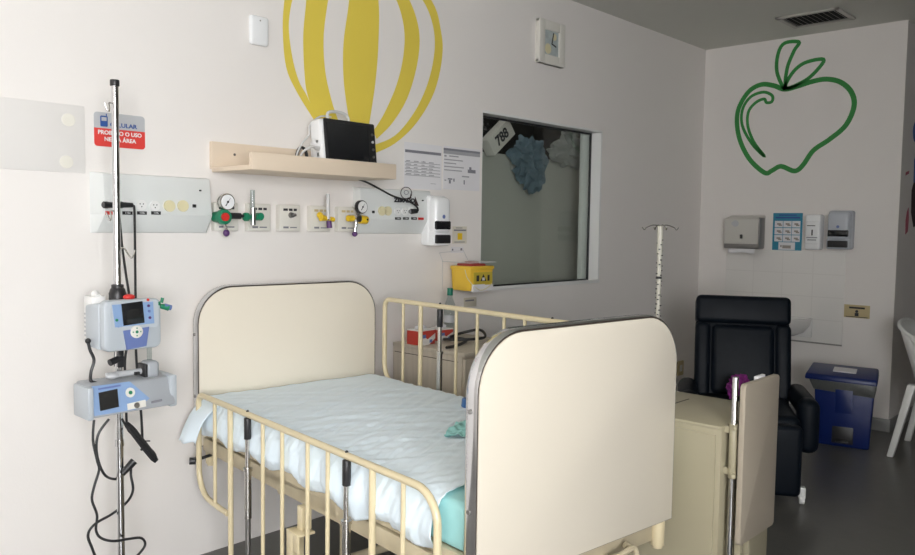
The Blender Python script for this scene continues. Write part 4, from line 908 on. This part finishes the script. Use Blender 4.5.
# beige sign
t = thing('beige_notice', 'small beige notice with dark print low on the apple wall', 'sign', (XB, 1.714, .745), RB)
obj('notice_plate', MB().box(-.082, .082, -.002, 0, 0, .088, .0005), BEIGES, t)
obj('printing', MB().box(-.05, .05, -.003, -.001, .062, .074).prism(circ(.0, .044, .010, 10), -.003, -.001).box(-.012, .012, -.003, -.001, .012, .034).box(-.07, .07, -.003, -.001, .004, .008), INKD, t)
# bin
BX0, BX1 = 5.15, 5.38; by = 1.572
t = thing('pedal_bin', 'blue plastic pedal bin with a grey liner against the apple wall', 'bin', (5.16+.115*.976, by+.008+.115*.219, 0), RB+math.radians(12.6))
d2 = (BX1-BX0)/2
obj('bin_body', MB().hexa([(-.150, -d2, 0), (.150, -d2, 0), (.14, d2-.03, 0), (-.14, d2-.03, 0), (-.172, -d2-.012, .40), (.165, -d2-.012, .40), (.16, d2, .40), (-.168, d2, .40)], bev=.012), BIN, t)
obj('body_ribs', MB().hexa([(-.045, -d2-.003, .16), (.045, -d2-.003, .16), (.045, -d2+.01, .16), (-.045, -d2+.01, .16), (-.05, -d2-.016, .36), (.05, -d2-.016, .36), (.05, -d2, .36), (-.05, -d2, .36)], bev=.002), BIN, t)
obj('liner', MB().hexa([(-.174, -d2-.014, .345), (.166, -d2-.014, .325), (.164, d2+.002, .33), (-.170, d2+.002, .36), (-.205, -d2-.02, .415), (.175, -d2-.02, .415), (.17, d2+.006, .415), (-.20, d2+.006, .415)], bev=.008), LINER, t)
obj('lid', MB().hexa([(-.228, -d2-.03, .408), (.180, -d2-.03, .40), (.175, d2+.01, .42), (-.22, d2+.01, .425), (-.222, -d2-.022, .445), (.175, -d2-.022, .437), (.17, d2, .475), (-.21, d2, .480)], bev=.010), BIN, t)
obj('lid_label', MB().hexa([(-.075, -.05, .455), (.055, -.05, .452), (.055, .04, .464), (-.075, .04, .466), (-.075, -.05, .4605), (.055, -.05, .4575), (.055, .04, .4700), (-.075, .04, .4725)]), PAPER, t)
obj('pedal_recess_shade', MB().box(-.062, .062, -d2-.006, -d2+.02, .02, .13, .008), BLACK, t)  # black block paints in the shade of the pedal recess
obj('pedal', MB().box(-.035, .035, -d2-.03, -d2+.0, .028, .045, .005), BLACK, t)
# plastic chair
CHR = math.radians(3)
CHX, CHY = 5.41, 1.02
t = thing('plastic_chair', 'white moulded plastic armchair cut off by the right edge of the view', 'chair', (CHX, CHY, 0), CHR)
def leg(x, y, xt, yt, name='leg'):
    mb = MB().hexa([(x-.018, y-.018, 0), (x+.018, y-.018, 0), (x+.018, y+.018, 0), (x-.018, y+.018, 0), (xt-.03, yt-.022, .44), (xt+.03, yt-.022, .44), (xt+.03, yt+.022, .44), (xt-.03, yt+.022, .44)], bev=.006)
    obj(name, mb, CHAIRW, t)
leg(-.25, -.24, -.21, -.19); leg(.25, -.24, .21, -.19); leg(-.24, .30, -.20, .21); leg(.24, .30, .20, .21)
obj('seat', MB().grid(lambda i, j: ((i-.5)*(.44-.04*j), -.22+.43*j, .43-.018*math.sin(PI*i)*math.sin(PI*min(1, j*1.1))-.01*j), 14, 14), CHAIRW, t, solid=.008)
def back(i, j):
    q_ = 2*i-1; x = .255*math.sin(q_*1.35)/math.sin(1.35)*(1-.03*j); y = .20+.11*j-.09*q_**4-.01*q_*q_
    z = .44+(.80-.08*abs(q_)**2.2-.44)*j
    return (x, y, z)
obj('backrest', MB().grid(back, 24, 10), CHAIRW, t, solid=.007)
obj('back_rim', MB().tube([back(k/20, 1) for k in range(21)], .011, seg=8), CHAIRW, t)
for sx_ in (-1, 1):
    obj('armrest', MB().tube([(sx_*.252, .21, .72), (sx_*.268, .15, .66), (sx_*.280, .06, .60), (sx_*.280, -.10, .585), (sx_*.268, -.20, .565), (sx_*.24, -.215, .50), (sx_*.215, -.20, .43)], .018, seg=8, smooth=5), CHAIRW, t)
# air vent
t = thing('air_vent', 'grey slatted air vent in the ceiling above the apple', 'air vent', (5.345, 1.915, CEIL))
vx, vy = .165, .195
obj('vent_frame', MB().box(-vx, vx, -vy, -vy+.03, -.012, 0, .003).box(-vx, vx, vy-.03, vy, -.012, 0, .003).box(-vx, -vx+.03, -vy, vy, -.012, 0, .003).box(vx-.03, vx, -vy, vy, -.012, 0, .003), SLAT, t)
obj('duct_shade_sheet', MB().box(-vx+.03, vx-.03, -vy+.03, vy-.03, -.002, -.0005), DARK, t)  # flat black sheet stands in for the shade up in the duct
for k in range(10):
    yy = -vy+.045+k*(2*vy-.09)/9
    obj('slat', MB().hexa([(-vx+.03, yy-.012, -.016), (vx-.03, yy-.012, -.016), (vx-.03, yy+.006, -.003), (-vx+.03, yy+.006, -.003), (-vx+.03, yy-.012, -.014), (vx-.03, yy-.012, -.014), (vx-.03, yy+.006, -.001), (-vx+.03, yy+.006, -.001)]), SLAT, t)
# paper decorations on the side face at the far right
def deco(label, px_, py_, poly, m, sc=1, name='paper_decoration'):
    v = PY(px_, py_, YS)
    o = obj(name, MB().prism([(a*sc, b*sc) for a, b in poly], -.003, 0), m, loc=(v.x, YS-.0008, v.z)); return tag(o, label, 'decoration')
deco('small blue paper shape, topmost of the decorations at the right edge', 915.5, 132, circ(0, 0, .07, 12), BLUES)
deco('dark navy paper figure at the right edge of the view', 916, 168, [(-.05, -.10), (.1, -.12), (.12, .12), (0, .12), (-.06, .05)], BLUES)
deco('dark brown paper figure below the navy one at the right edge', 914, 195, [(-.06, -.12), (.02, -.22), (.12, -.2), (.14, .16), (.02, .15), (-.07, .03)], PBROWN)
deco('pink paper shape, lowest of the decorations at the right edge', 907, 221, [(-.03, -.09), (.02, -.07), (.03, .02), (.01, .09), (-.02, .06), (-.04, 0)], PINK)
deco('thin pinkish paper strip left of the dark figures', 907, 173.5, [(-.04, -.015), (.03, .0), (.04, .02), (-.03, .008)], PINK)
# ================================================================== LIGHT
wd = bpy.data.worlds.new('sky'); scn.world = wd; wd.use_nodes = True
bg = wd.node_tree.nodes['Background']; bg.inputs[0].default_value = (.985, .995, 1.015, 1); bg.inputs[1].default_value = 25
pl = bpy.data.lights.new('window_portal', 'AREA'); pl.shape = 'RECTANGLE'; pl.size = LW[1]-LW[0]; pl.size_y = LW[3]-LW[2]
pl.cycles.is_portal = True
po = bpy.data.objects.new('window_portal', pl); COL.objects.link(po); po.location = ((LW[0]+LW[1])/2, YF-.16, (LW[2]+LW[3])/2); po.rotation_euler = (PI/2, 0, 0)
sl = bpy.data.lights.new('storeroom_fill_light', 'AREA'); sl.shape = 'RECTANGLE'; sl.size = 1.6; sl.size_y = .2; sl.energy = 2.2; sl.color = (1, .98, .94)  # added fill light to brighten the grey board behind the glass
so = bpy.data.objects.new('storeroom_fill_light', sl); COL.objects.link(so); so.location = (3.9, 3.08, 2.66)
scn.view_settings.view_transform = 'Standard'; scn.view_settings.look = 'None'; scn.view_settings.exposure = .25; scn.view_settings.gamma = 1
scn.cycles.use_denoising = True; scn.cycles.max_bounces = 10; scn.cycles.diffuse_bounces = 6; scn.cycles.transparent_max_bounces = 12
scn.cycles.sample_clamp_indirect = 8
